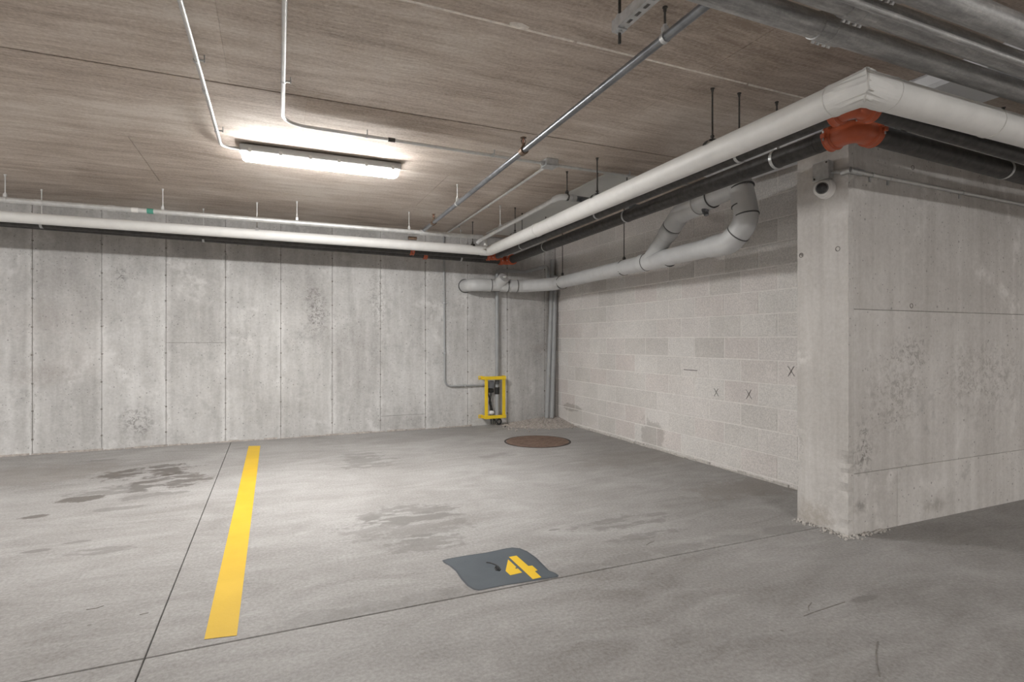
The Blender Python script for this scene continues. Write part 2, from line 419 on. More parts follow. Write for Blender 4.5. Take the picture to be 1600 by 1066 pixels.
def mat_rust():
    k = NT('rusted_iron'); p = k.pos(); n = k.noise(p, 9, 6, 0.7); f = k.noise(p, 90, 3, 0.6)
    k.bump(f, 0.4, 0.006)
    return k.finish(k.ramp(k.math('MULTIPLY_ADD', f, 0.35, k.math('MULTIPLY', n, 0.65)), [(0.35, (0.115, 0.078, 0.06)), (0.6, (0.21, 0.145, 0.112))]), 0.85, 0.1, 0.3)
M['rust'] = mat_rust()
def mat_paint(name, a, b, wear, wearcol):
    k = NT(name); p = k.pos(); n = k.noise(p, 3, 5, 0.6); f = k.noise(p, 70, 4, 0.75)
    col = k.ramp(n, [(0.3, a), (0.7, b)])
    m = k.rng(k.math('MULTIPLY_ADD', f, 0.5, k.math('MULTIPLY', k.noise(p, 14, 5, 0.7), 0.5)), 0.60, 0.68)
    col = k.mix(k.math('MULTIPLY', m, wear), col, wearcol)
    k.bump(f, 0.2, 0.004)
    return k.finish(col, 0.6, 0, 0.4)
M['stripe'] = mat_paint('yellow_floor_paint', (0.58, 0.37, 0.018), (0.66, 0.425, 0.028), 0.35, (0.55, 0.42, 0.15))
M['digit'] = mat_paint('yellow_digit_paint', (0.70, 0.45, 0.015), (0.74, 0.48, 0.02), 0.08, (0.5, 0.4, 0.1))
M['patch'] = mat_paint('slate_floor_paint', (0.062, 0.075, 0.088), (0.088, 0.104, 0.118), 0.3, (0.22, 0.225, 0.23))
M['patch_edge'] = mat_paint('slate_paint_edge', (0.045, 0.055, 0.066), (0.07, 0.08, 0.09), 0.3, (0.2, 0.2, 0.2))
M['gravel'] = mat_simple('gravel', (0.40, 0.365, 0.335), 0.95, vary=0.35, scale=28, bump=0.3)
M['chip'] = mat_simple('broken_concrete', (0.52, 0.495, 0.465), 0.95, vary=0.2, scale=25, bump=0.4)
M['chalk'] = mat_simple('pencil_mark', (0.16, 0.15, 0.145), 0.9)
kk = NT('lit_diffuser')
kk.put(kk.b.inputs['Base Color'], (0.9, 0.9, 0.9, 1)); kk.put(kk.b.inputs['Emission Color'], (1.0, 0.985, 0.965, 1))
_g = kk.add('ShaderNodeNewGeometry'); _x = kk.add('ShaderNodeSeparateXYZ'); kk.put(_x.inputs[0], _g.outputs['Normal'])
kk.put(kk.b.inputs['Emission Strength'], kk.rng(_x.outputs[2], 0.0, -1.0, LAMP_POWER * 0.26, LAMP_POWER * 1.60)); M['lens'] = kk.m   # LEDs throw most light down

# ================================================================== THE SETTING
def panel_obj(name, lo, hi, mat, parent, bev=0.002):
    return MB().box(lo, hi, bev=bev).build(name, mat, parent, base=(Vector(lo) + Vector(hi)) / 2)

# floor: bed + four slabs with a saw-cut between them
floor = MB().box((XL, YF, -0.30), (XR, YB, -0.02)).build('floor', M['joint'])
tag(floor, 'trowelled grey concrete garage floor with saw-cut joints', 'floor', kind='structure')
gx, gy, g = -0.455, 2.54, 0.0048
for x0, x1 in ((XL, gx - 0.003), (gx + 0.003, XR)):
    for y0, y1 in ((YF, gy - g), (gy + g, YB)):
        if x1 == XR and y0 > 0: x1 = XW
        panel_obj('slab', (x0, y0, -0.03), (x1, y1, 0.0), M['floor'], floor)
for arc in ([(1372, 1003), (1369, 1020), (1370, 1038), (1375, 1058)], [(1256, 963), (1272, 957), (1296, 949), (1320, 941)], [(1264, 955), (1263, 948), (1268, 942)],
            [(135, 953), (150, 951), (162, 947)], [(218, 961), (232, 958)], [(1010, 852), (1016, 848), (1022, 846)]):
    MB().tube([fl(*q) + Vector((0, 0, 0.0005)) for q in arc], 0.0022, 6).build('trowel_ridge', M['wall_groove'], floor)
# ceiling: backing + formwork-sheet sized panels
ceil = MB().box((XL, YF, ZC + 0.015), (XR, YB, ZC + 0.30)).build('ceiling', M['joint'])
tag(ceil, 'board-marked concrete garage ceiling with sheet seams', 'ceiling', kind='structure')
ys = [YF, -4.9, -3.68, -2.46, -1.24, -0.02, 1.195, 2.41, 3.62, 4.84, 6.09, 7.06, YB]
for i in range(len(ys) - 1):
    xoff = [1.47, 2.21, 0.2][i % 3] if i != 9 else 1.47
    if i == 6: xoff = 2.21
    xs = [XL] + [xoff + 2.44 * k for k in range(-6, 5) if XL < xoff + 2.44 * k < XR] + [XR]
    for a, b in zip(xs[:-1], xs[1:]):
        gxx = 0.0014 if i in (6, 9) else 0.0001; gyy = 0.0045 if i in (8,) else 0.003
        panel_obj('panel', (a + gxx, ys[i] + (0.008 if i == 8 else 0.003), ZC), (b - gxx, ys[i + 1] - (0.008 if i == 7 else 0.003), ZC + 0.02), M['ceiling'], ceil, 0.0015)
fin = MB()
x = -3.0
while x < 5.5:
    l = random.uniform(0.1, 0.6)
    fin.box((x, 2.405, ZC - random.uniform(0.003, 0.006)), (x + l, 2.405 + random.uniform(0.009, 0.014), ZC + 0.01)); x += l + random.choice([0.0, 0.0, 0.02])
fin.build('cement_fin', M['fin'], ceil)
sp = MB(); q = ce(812, 40)
bm = bmesh.new(); bmesh.ops.create_icosphere(bm, subdivisions=2, radius=1)
for v in bm.verts: v.co = Vector((v.co.x * 0.05, v.co.y * 0.022, v.co.z * 0.008)) * random.uniform(0.85, 1.15) + Vector((q.x, q.y, ZC))
sp.from_bm(bm); sp.build('cement_blob', M['fin'], ceil)

# back wall: core + 0.615 m form panels with recessed joints
wb = MB().box((XL, YB + 0.006, -0.3), (XW + 0.3, YB + 0.35, ZC + 0.3)).build('wall_back', M['wall_groove'])
tag(wb, 'poured concrete back wall with narrow vertical form joints', 'wall', kind='structure')
x0 = -1.745 - 0.615 * 11
edges = [XL] + [x0 + 0.615 * k for k in range(21) if XL + 0.1 < x0 + 0.615 * k < XW - 0.1] + [XW]
for a, b in zip(edges[:-1], edges[1:]):
    gg = 0.0022
    splits = [-0.02, ZC]
    if abs(a + 1.13) < 0.05: splits = [-0.02, 1.20, ZC]
    if abs(a - 1.33) < 0.05: splits = [-0.02, 0.21, ZC]
    for z0, z1 in zip(splits[:-1], splits[1:]):
        dy = random.uniform(-0.0015, 0.0015)
        panel_obj('panel', (a + gg, YB + dy, z0 + (0.001 if z0 > 0 else 0)), (b - gg, YB + 0.05, z1 - (0.001 if z1 < 2 else 0)), M['wall_back'], wb, 0.002)
ties = MB()
for e in edges[1:-1]:
    if e < -3.5: continue
    for j in range(8):
        z = 0.16 + 0.305 * j + random.uniform(-0.008, 0.008)
        ties.lathe((e + random.uniform(-0.003, 0.003), YB + 0.004, z), (0, -1, 0), [(0, 0.011), (0.008, 0.010), (0.0085, 0.001)], 8)
tag(ties.build('form_ties', M['wall_groove'], wb), 'dark form tie holes along the joints', kind='stuff')
# ragged dirty cove where wall meets floor
cove = MB(); x = XL
while x < 2.6:
    l = random.uniform(0.05, 0.25)
    cove.box((x, YB - random.uniform(0.004, 0.018), -0.005), (x + l, YB + 0.01, random.uniform(0.006, 0.022)), bev=0.002); x += l * random.uniform(0.9, 1.2)
tag(cove.build('wall_foot_crumbs', M['gravel'], wb), kind='stuff')

# block wall: mortar core + single blocks
wr = MB().box((XW + 0.0025, CY1 - 0.1, -0.3), (XW + 0.25, YB, ZC + 0.012)).build('wall_right', M['mortar'])
tag(wr, 'grey concrete block wall in running bond beside the parking bay', 'wall', kind='structure')
bl = MB().box((-0.012, -0.1985, -0.0972), (0.012, 0.1985, 0.0972), bev=0.0025)
block_me = None
course = 0.2035
for kz in range(-1, 14):
    z0 = 0.04 + course * kz; z1 = z0 + course
    zc0 = max(z0, -0.01); zc1 = min(z1, ZC)
    if zc1 - zc0 < 0.03: continue
    off = 3.438 if kz % 2 == 0 else 3.438 + 0.203
    k = -3
    while True:
        a = off + 0.406 * k; b = a + 0.406; k += 1
        if a > YB: break
        if b < CY1 + 0.05: continue
        a2 = max(a, CY1 - 0.08); b2 = min(b, YB)
        if b2 - a2 < 0.02: continue
        full = (b2 - a2 > 0.4) and (zc1 - zc0 > 0.2)
        cen = Vector((XW + 0.012 + random.uniform(-0.0012, 0.0012), (a2 + b2) / 2, (zc0 + zc1) / 2))
        if full and block_me:
            o = bpy.data.objects.new('block', block_me); COL.objects.link(o); o.parent = wr; o.location = cen
        else:
            hy = (b2 - a2) / 2 - 0.0045; hz = (zc1 - zc0) / 2 - 0.0045
            o = MB().box((-0.012, -hy, -hz), (0.012, hy, hz), bev=0.0025).build('block', M['block'], wr, base=(0, 0, 0))
            o.location = cen
            if full: block_me = o.data
# pencil crosses on the blocks
for px, py, s1 in ((1119, 613, 9), (1170, 616, 11), (1236, 580, 11)):
    c = at_x(px, py, XW - 0.0015); cr = MB()
    for a in (0.9, 2.15):
        d = Vector((0, math.cos(a), math.sin(a))) * (s1 / 864 * c.length * 0.8)
        cr.tube([c - d, c + d * 0.9], 0.0022, 5)
    cr.build('pencil_cross', M['chalk'], wr)
sm = MB(); sm.box(at_x(1079, 578.5, XW) - Vector((0.003, 0.10, 0.004)), at_x(1079, 578.5, XW) + Vector((0.003, 0.10, 0.004)))
sm.build('pencil_smear', M['chalk'], wr)
foot = MB(); y = CY1
while y < YB:
    l = random.uniform(0.04, 0.2)
    foot.box((XW - random.uniform(0.004, 0.022), y, -0.005), (XW + 0.01, y + l, random.uniform(0.008, 0.03)), bev=0.002); y += l
tag(foot.build('mortar_crumbs', M['chip'], wr), kind='stuff')

# return wall: notch over the duct, front face in pours, bare end
NOT = 2.615
wt = MB()
wt.box((CX + 0.049, CY0 + 0.006, -0.3), (XR, CY1, NOT)); wt.box((3.90, CY0 + 0.006, NOT), (XR, CY1, ZC + 0.012))
wt = wt.build('wall_return', M['wall_groove'])
tag(wt, 'poured concrete return wall ending at the bay corner', 'wall', kind='structure')
def front(x0, x1, z0, z1): panel_obj('pour_panel', (x0, CY0, z0), (x1, CY0 + 0.05, z1), M['wall_return'], wt, 0.002)
front(CX + 0.045, 6.2, 1.433, NOT); front(CX + 0.045, 6.2, 0.388, 1.430)
front(CX + 0.045, 3.808, -0.02, 0.385); front(3.811, 6.2, -0.02, 0.385); front(6.203, XR, -0.02, NOT)
front(3.90, XR, NOT, ZC)
# end face: gridded so that the arris can crumble
bm = bmesh.new()
ny, nz = 14, 90
grid = {}
chips = [(0.46, 0.030, 0.07), (0.39, 0.022, 0.05), (0.28, 0.02, 0.05), (1.9, 0.012, 0.05), (2.22, 0.014, 0.04), (0.05, 0.02, 0.06), (1.2, 0.006, 0.1)]
for side in (0, 1):
    for j in range(nz + 1):
        z = -0.02 + (NOT + 0.02) * j / nz
        for i in range(ny + 1):
            t = i / ny
            y = CY0 + (CY1 - CY0) * t
            cut = 0.0
            for cz, dep, hw in chips:
                e = max(0, 1 - abs(z - cz) / hw); cut = max(cut, dep * e)
            xx = CX + (max(0, 1 - t * 5) * cut * 0.9 if side == 0 else 0)
            if side == 0: xx += random.uniform(-0.0006, 0.0006)
            cut2 = 0.0
            for cz, dep, hw in ((0.50, 0.05, 0.09), (0.35, 0.03, 0.16), (0.62, 0.02, 0.05)):
                cut2 = max(cut2, dep * max(0, 1 - abs(z - cz) / hw))
            if side == 0: xx += max(0, 1 - (1 - t) * 6) * cut2
            if side == 1: xx = CX + 0.05
            yy = y + (random.uniform(0, 0.0015) if i == 0 else 0) + (max(0, 1 - t * 6) * cut * 0.8 if side == 0 else 0)
            if side == 0 and i == 0: yy += random.choice([0, 0, 0, 0.003])
            grid[side, i, j] = bm.verts.new((xx, yy, z))
for j in range(nz):
    for i in range(ny):
        bm.faces.new([grid[0, i, j], grid[0, i + 1, j], grid[0, i + 1, j + 1], grid[0, i, j + 1]])
    for i in (0, ny):
        bm.faces.new([grid[0, i, j], grid[1, i, j], grid[1, i, j + 1], grid[0, i, j + 1]])
for j in (0, nz):
    for i in range(ny):
        bm.faces.new([grid[0, i, j], grid[0, i + 1, j], grid[1, i + 1, j], grid[1, i, j]])
e = MB(); e.from_bm(bm); e.build('end_face', M['wall_return'], wt)
# round tie plugs on the return wall
for p, d in ((at_x(1309, 389, CX), (-1, 0, 0)), (at_x(1252, 399, CX), (-1, 0, 0)), (at_y(1424, 478, CY0), (0, -1, 0)), (at_y(1426, 262, CY0), (0, -1, 0))):
    MB().lathe(p, d, [(-0.01, 0.017), (0.002, 0.017), (0.002, 0.013), (0.0, 0.012), (0.0, 0.0005)], 16).build('tie_plug', M['wall_groove'], wt)

# far sides of the garage, beyond the frame
for nm, lo, hi in (('wall_left', (XL - 0.3, YF, -0.3), (XL, YB + 0.3, ZC + 0.3)), ('wall_front', (XL - 0.3, YF - 0.3, -0.3), (XR + 0.3, YF, ZC + 0.3)),
                   ('wall_far_right', (XR, YF, -0.3), (XR + 0.3, CY1, ZC + 0.3))):
    tag(MB().box(lo, hi).build(nm, M['wall_return']), 'plain poured concrete wall on the far side of the garage', 'wall', kind='structure')

# ================================================================== LAMPS
def lamp(cx, cy, label, yawz=0.0):
    L, W = 1.20, 0.155
    t = thing('ceiling_light', (cx, cy, ZC), label, 'light', 'garage ceiling lights')
    R = Matrix.Rotation(yawz, 3, 'Z')
    def tr(mb):
        mb.v = [R @ v + Vector((cx, cy, ZC)) for v in mb.v]; return mb
    b = MB().box((-L / 2 - 0.01, -W / 2, -0.064), (L / 2 + 0.01, W / 2, -0.012), bev=0.006)
    tr(b).build('housing', M['lamp_body'], t)
    for sx in (-0.42, 0.42):
        tr(MB().box((sx - 0.04, -0.03, -0.014), (sx + 0.04, 0.03, 0.0))).build('mounting_bracket', M['steel'], t)
    bm = bmesh.new(); prof = [(-0.046, -0.0645), (-0.046, -0.094), (-0.034, -0.116), (0.034, -0.116), (0.046, -0.094), (0.046, -0.0645)]
    rings = []
    for xx, s in ((-L / 2 + 0.008, 0.9), (-L / 2 + 0.03, 1.0), (L / 2 - 0.03, 1.0), (L / 2 - 0.008, 0.9)):
        rings.append([bm.verts.new((xx, y * s, -0.0645 + (z + 0.0645) * (s if s == 1 else 0.75))) for y, z in prof])
    for A, Bq in zip(rings[:-1], rings[1:]):
        for k in range(5): bm.faces.new([A[k], A[k + 1], Bq[k + 1], Bq[k]])
    bm.faces.new(rings[0]); bm.faces.new(rings[-1])
    mb = MB(); mb.from_bm(bm); tr(mb).build('diffuser', M['lens'], t)
    for k in range(6):
        xx = -L / 2 + 0.06 + k * (L - 0.12) / 5
        for sy in (-1, 1):
            tr(MB().box((xx - 0.012, sy * (W / 2 + 0.001) - 0.004, -0.074), (xx + 0.012, sy * (W / 2 + 0.001) + 0.004, -0.04), bev=0.002)).build('clip', M['clip'], t)
    return t
lamp(0.385, 4.70, 'lit white strip light on the ceiling over the parking bay')
lamp(1.5, -2.6, 'lit strip light on the ceiling over the drive aisle')
lamp(-4.5, 4.70, 'unseen strip light added far left to brighten the back wall')  # added out of view, placed to brighten the left of the back wall
lamp(-4.6, -2.6, 'unseen strip light added behind and far left as ambient fill')  # added out of view to raise the general fill light
lamp(7.6, -2.6, 'lit strip light over the aisle to the far right')

# ================================================================== FLOOR MARKINGS
st = MB()
n = 40; zt = 0.0015
L0, L1 = (-0.257, 2.60), (-0.25, 7.11); R0, R1 = (-0.135, 2.58), (-0.125, 7.07)
for i in range(n):
    a, b = i / n, (i + 1) / n
    f = lambda A, Bq, t: (A[0] + (Bq[0] - A[0]) * t, A[1] + (Bq[1] - A[1]) * t, zt)
    st.quad([f(L0, L1, a), f(R0, R1, a), f(R0, R1, b), f(L0, L1, b)])
tag(st.build('painted_line', M['stripe']), 'yellow painted bay line running to the back wall', 'floor line')
pt = thing('bay_number_marking', fl(780, 890), 'slate painted patch with yellow number 4 beside the floor joint', 'floor marking')
outline = [(691, 876), (700, 873.5), (728, 868.5), (760, 864), (790, 857.5), (800, 856), (812, 857), (824, 862), (838, 872), (848, 882), (858, 892), (868, 896), (873, 899.5), (871, 902.5), (860, 904), (845, 906.5), (820, 910.5), (790, 915), (760, 921), (748, 923.5), (740, 922), (730, 916), (720, 905), (712, 893), (703, 885), (693, 879.5)]
P3 = [fl(*p) + Vector((0, 0, 0.0012)) for p in outline]
c0 = sum(P3, Vector()) / len(P3)
e = MB(); i0 = len(P3)
for a, b in zip(P3, P3[1:] + P3[:1]): e.quad([a, b, c0 + (b - c0) * 0.955, c0 + (a - c0) * 0.955])
e.build('patch_edge', M['patch_edge'], pt)
e = MB()
q = [c0 + (p - c0) * 0.957 for p in P3]
for a, b in zip(q, q[1:] + q[:1]): e.quad([a, b, c0])
e.build('patch', M['patch'], pt)
def zpx(x, y): return (660 + x / 6.667, 820 + y / 6.667)
def decal(name, poly, mat, z):
    e = MB(); e.quad([fl(*zpx(*p)) + Vector((0, 0, z)) for p in poly]); return e.build(name, mat, pt)
decal('digit_bar', [(900, 340), (980, 327), (1105, 435), (1145, 430), (1200, 480), (1172, 490), (1240, 553), (1150, 573)], M['digit'], 0.0022)
decal('digit_hook', [(893, 366), (1040, 503), (915, 532), (866, 487)], M['digit'], 0.0022)
decal('digit_nick', [(965, 458), (985, 446), (1000, 460), (975, 466)], M['patch'], 0.0030)
sq = [(668, 398), (700, 402), (735, 413), (765, 425), (790, 440), (800, 460), (780, 470), (757, 462), (757, 445), (778, 438), (800, 455), (812, 472), (800, 484), (770, 480), (760, 465), (775, 452), (795, 470)]
MB().tube([fl(*zpx(*p)) + Vector((0, 0, 0.002)) for p in sq], 0.0042, 5).build('black_scribble', M['black'], pt)

# manhole cover
mh = thing('manhole_cover', (2.96, 6.04, 0), 'round rusty iron manhole cover in the floor near the corner', 'manhole cover')
MB().lathe((2.96, 6.04, 0), (0, 0, 1), [(-0.01, 0.405), (0.003, 0.405), (0.003, 0.385), (-0.01, 0.385)], 56).build('frame_ring', M['joint'], mh)
MB().lathe((2.96, 6.04, 0), (0, 0, 1), [(-0.01, 0.382), (0.004, 0.38), (0.006, 0.372), (0.006, 0.001)], 56).build('lid', M['rust'], mh)
tr_ = MB()
for i in range(-8, 9):
    for j in range(-8, 9):
        a, b = i * 0.043, j * 0.043
        if a * a + b * b < 0.34 ** 2 and (i + j) % 2 == 0: tr_.box((2.96 + a - 0.013, 6.04 + b - 0.013, 0.004), (2.96 + a + 0.013, 6.04 + b + 0.013, 0.009))
tag(tr_.build('tread_studs', M['rust'], mh), kind='stuff')

# gravel heap in the corner
bmg = MB(); rnd = random.Random(3)
def pebble(mb, c, s):
    bm = bmesh.new(); bmesh.ops.create_icosphere(bm, subdivisions=1, radius=s)
    rot = Matrix.Rotation(rnd.uniform(0, 6), 4, 'Z') @ Matrix.Rotation(rnd.uniform(0, 6), 4, 'X')
    for v in bm.verts: v.co = c + rot @ Vector((v.co.x * 1.25, v.co.y, v.co.z * 0.8)) * rnd.uniform(0.8, 1.2)
    mb.from_bm(bm)
# low mound
bm = bmesh.new(); NX, NY = 26, 22; gv = {}
def mound(x, y):
    d = math.hypot((x - 3.85) / 0.85, (y - 7.38) / 0.62)
    return 0.085 * max(0, 1 - d) ** 1.1
for i in range(NX + 1):
    for j in range(NY + 1):
        x = 2.98 + (XW - 2.98) * i / NX; y = 6.72 + (YB - 6.72) * j / NY
        gv[i, j] = bm.verts.new((x, y, mound(x, y) - 0.006 + (rnd.uniform(-0.006, 0.006) if mound(x, y) > 0.003 else 0)))
for i in range(NX):
    for j in range(NY): bm.faces.new([gv[i, j], gv[i + 1, j], gv[i + 1, j + 1], gv[i, j + 1]])
bmg.from_bm(bm)
for _ in range(1500):
    x = rnd.uniform(2.95, XW - 0.01); y = rnd.uniform(6.7, YB - 0.01); m = mound(x, y)
    if m < 0.001 and rnd.random() > 0.12: continue
    s = rnd.uniform(0.005, 0.013); pebble(bmg, Vector((x, y, max(m - 0.004, s * 0.4))), s)
tag(bmg.build('gravel_heap', M['gravel']), 'low heap of loose gravel in the corner by the block wall', 'gravel', kind='stuff')
rb = MB()
for _ in range(150):
    if rnd.random() < 0.6: x = CX - abs(rnd.gauss(0, 0.03)) - 0.01; y = rnd.uniform(CY0 - 0.05, CY1)
    else: x = rnd.uniform(CX - 0.05, CX + 0.35); y = CY0 - abs(rnd.gauss(0, 0.025)) - 0.01
    s = rnd.uniform(0.003, 0.011); pebble(rb, Vector((x, y, s * 0.5)), s)
tag(rb.build('concrete_crumbs', M['chip']), 'concrete crumbs scattered at the foot of the return wall corner', 'rubble', kind='stuff')

# ================================================================== HANGERS
def drift(x, y): return x + 0.039 * (y - 2.54)
def hanger(x, y, zpipe, rp, d, label, style='ring', mat='rod', grp=None, ztop=ZC):
    d = Vector(d).normalized()
    t = thing('pipe_hanger', (x, y, ztop), label, 'pipe hanger', grp or 'hangers holding the overhead pipes')
    zt = zpipe + rp + 0.028
    MB().tube([(x, y, zt - 0.01), (x, y, ztop)], 0.0052, 8).build('rod', M[mat], t)
    a = MB().lathe((x, y, ztop), (0, 0, -1), [(0, 0.012), (0.005, 0.012), (0.007, 0.008), (0.02, 0.0075), (0.02, 0.001)], 8); a.build('anchor', M[mat], t)
    if style == 'clevis':          # saddle over the insulation
        hp = Vector((x, y, zpipe)); side = d.cross(Vector((0, 0, 1))).normalized()
        s = MB(); pts = [hp + side * (rp + 0.004) * math.sin(a) + Vector((0, 0, (rp + 0.012) * math.cos(a))) for a in [math.radians(q) for q in range(-62, 63, 12)]]
        for p, q in zip(pts[:-1], pts[1:]):
            s.quad([p - d * 0.016, q - d * 0.016, q + d * 0.016, p + d * 0.016]); up = Vector((0, 0, 0.005))
            s.quad([p - d * 0.016 + up, q - d * 0.016 + up, q + d * 0.016 + up, p + d * 0.016 + up])
        s.build('clevis', M[mat], t)
        MB().tube([pts[0] - side * 0.012, pts[0] + side * 0.01], 0.009, 8).build('bolt', M['steel'], t)
        MB().lathe((x, y, zt + 0.012), (0, 0, -1), [(0, 0.002), (0, 0.011), (0.012, 0.011), (0.012, 0.002)], 6).build('nut', M[mat], t)
    else:
        m2 = M['steel'] if style == 'strap' else M[mat]
        hoop(MB(), (x, y, zpipe), d, rp + 0.001, 0.022, 0.003).build('ring', m2, t)
        e = MB(); side = d
        e.box((x - 0.012, y - 0.012, zpipe + rp), (x + 0.012, y + 0.012, zt)); e.build('ring_neck', m2, t)
        MB().lathe((x, y, zt), (0, 0, 1), [(0, 0.002), (0, 0.010), (0.010, 0.010), (0.010, 0.002)], 6).build('nut', m2, t)
    return t

# ================================================================== WHITE INSULATED PIPE
YW = 6.62                        # run along the back wall
def zw(y): return 2.335 + 0.040 * min(1, max(0, (y - 1.6) / 4.5))
W_far = Vector((2.555, YW, 2.375)); W_near = Vector((2.36, 1.60, 2.335))
wp = thing('insulated_pipe', (2.45, 4.0, 2.36), 'white jacketed insulated pipe looping round the bay under the ceiling', 'pipe')
MB().tube([(-7.0, YW, 2.392), (-2.6, YW, 2.388), (0.2, YW, 2.38), W_far - Vector((0.11, 0, 0))], [0.05, 0.05, 0.055, 0.060], 24).build('back_run', M['jacket'], wp)
dirw = (W_near - W_far).normalized()
MB().tube(fillet([W_far - Vector((0.12, 0, 0)), W_far, W_far + dirw * 0.12], 0.09, 8), 0.064, 24).build('far_elbow', M['jacket'], wp)
MB().tube([W_far + dirw * 0.11, (W_far + W_near) / 2, W_near - dirw * 0.14], [0.064, 0.068, 0.068], 28).build('side_run', M['jacket'], wp)
# mitred near elbow with crumpled wrap
dB = Vector((1, 0, -0.002)).normalized(); zz = Vector((0, 0, 1)); nrm = (dirw + dB).normalized(); rE = 0.0725
rr = random.Random(5)
def jit(a): return Vector((rr.uniform(-1, 1), rr.uniform(-1, 1), rr.uniform(-1, 1))) * a
mb = MB(); rings = []; NS = 36
for typ, off in (('A', -0.15), ('A', -0.10), ('A', -0.075), ('M', 0), ('B', 0.075), ('B', 0.10), ('B', 0.17)):
    ring = []
    for k in range(NS):
        a = 2 * math.pi * k / NS; dd = dB if typ == 'B' else dirw
        sd_ = dd.cross(zz).normalized(); up_ = sd_.cross(dd)
        q = W_near + (up_ * math.cos(a) + sd_ * math.sin(a)) * rE
        if typ == 'M': q = q - dd * ((q - W_near).dot(nrm) / dd.dot(nrm)) + jit(0.004)
        else: q = q + dd * off + jit(0.0012 if abs(off) < 0.14 else 0)
        # keep the crown of the wrap short of the corner on the inside of the bend
        ring.append(q)
    rings.append(ring)
for A, Bq in zip(rings[:-1], rings[1:]):
    for k in range(NS): mb.quad([A[k], A[(k + 1) % NS], Bq[(k + 1) % NS], Bq[k]])
mb.build('near_elbow', M['jacket'], wp)
mit = rings[3]
MB().tube([W_near + Vector((0.16, 0, 0)), (4.2, 1.60, 2.332), (8.9, 1.60, 2.30)], 0.0715, 28).build('front_run', M['jacket'], wp)
ridge = MB()       # puckered seam of the wrap along the mitre
pts = sorted([q for q in mit if (q - W_near).dot((dirw - dB).normalized()) > 0.004], key=lambda q: q.z)
ridge.tube([q + jit(0.004) for q in pts], [0.003 + 0.004 * rr.random() for _ in pts], 6)
for q in pts[2::3]:
    ridge.tube([q, q + dB * 0.03 + jit(0.006), q + dB * 0.055 + jit(0.01)], [0.005, 0.004, 0.001], 5)
ridge.build('wrap_pucker', M['jacket_tape'], wp)
for q, d in ((W_near - dirw * 0.14, dirw), (W_near + Vector((0.16, 0, 0)), Vector((1, 0, 0))), (Vector((3.32, 1.60, 2.333)), Vector((1, 0, 0)))):
    band(MB(), q, d, 0.0742, 0.004, 28).build('seam', M['jacket_tape'], wp)
for yq in (5.1,):
    q = W_far + dirw * (YW - yq); band(MB(), q, dirw, 0.0705, 0.05, 28).build('wrap_joint', M['jacket'], wp)
DIRY = (dirw.x, dirw.y, 0)
for y, nm in ((2.536, 'nearest to the corner of the return wall'), (3.886, 'in the middle of the side run'), (5.72, 'next to the far elbow')):
    p = W_far + dirw * ((YW - y) / -dirw.y)
    hanger(p.x, y, p.z, 0.068, DIRY, 'black rod hanger on the white insulated pipe, ' + nm, 'clevis')
hanger(-0.15, YW, 2.381, 0.055, (1, 0, 0), 'rod hanger on the white pipe below the strip light', 'clevis', 'emt')
hanger(2.33, YW, 2.376, 0.06, (1, 0, 0), 'short rod hanger with black saddle beside the far white elbow', 'clevis')
hanger(-2.9, YW, 2.388, 0.05, (1, 0, 0), 'rod hanger on the white pipe at the left wall end', 'clevis', 'emt')

# ================================================================== TWO BLACK SPRINKLER MAINS WITH RED COUPLINGS
def bolts(mb, p, d, r):
    d = Vector(d).normalized(); side = d.cross(Vector((0, 0, 1))).normalized()
    for sg in (-1, 1):
        for s2 in (-0.012, 0.012):
            c = Vector(p) + side * sg * (r + 0.012) + Vector((0, 0, 0)) + d * 0
            mb.tube([c + Vector((0, 0, -0.022)) + d * s2 * 0, c + Vector((0, 0, 0.022))], 0.005, 6)
def coupling(parent, p, d, r):
    p = Vector(p); d = Vector(d).normalized()
    side = d.cross(Vector((0, 0, 1))).normalized()
    m = MB().lathe(p, d, [(-0.026, r), (-0.026, r + 0.008), (-0.018, r + 0.017), (-0.010, r + 0.012), (0.010, r + 0.012), (0.018, r + 0.017), (0.026, r + 0.008), (0.026, r)], 26)
    for sg in (-1, 1):
        cc = p + side * sg * (r + 0.020)
        m.box(cc - Vector((0.013, 0.013, 0.012)), cc + Vector((0.013, 0.013, 0.012)), bev=0.003)
    o = m.build('coupling', M['red'], parent)
    for sg in (-1, 1):
        cc = p + side * sg * (r + 0.022); MB().tube([cc - Vector((0, 0, 0.026)), cc + Vector((0, 0, 0.028))], 0.0048, 6).build('bolt', M['steel'], o)
    return o
def black_main(pts, r, label, elbr):
    pts = [Vector(p) for p in pts]
    t = thing('black_pipe', (pts[1] + pts[2]) / 2, label, 'pipe')
    segs = []
    for i in range(3):
        a, b = pts[i], pts[i + 1]; d = (b - a).normalized()
        a2 = a + d * (elbr + 0.03 if i > 0 else 0); b2 = b - d * (elbr + 0.03 if i < 2 else 0)
        MB().tube([a2, b2], r, 24).build('run', M['blackpipe'], t)
        if i > 0: coupling(t, a2, d, r)
        if i < 2: coupling(t, b2, d, r)
    for i in (1, 2):
        d0 = (pts[i - 1] - pts[i]).normalized(); d1 = (pts[i + 1] - pts[i]).normalized()
        MB().tube(fillet([pts[i] + d0 * (elbr + 0.02), pts[i], pts[i] + d1 * (elbr + 0.02)], elbr * 0.95, 10), r + 0.006, 24).build('elbow', M['red'], t)
    return t
D1n = Vector((2.565, 1.775, 2.353)); D1f = Vector((2.745, 6.90, 2.345))
D2n = Vector((2.885, 2.00, 2.372)); D2f = Vector((3.07, 7.18, 2.352))
b1 = black_main([(-7, 6.90, 2.43), D1f, D1n, (8.9, 1.775, 2.16)], 0.039, 'slimmer black steel pipe with orange red elbows tucked under the white pipe', 0.066)
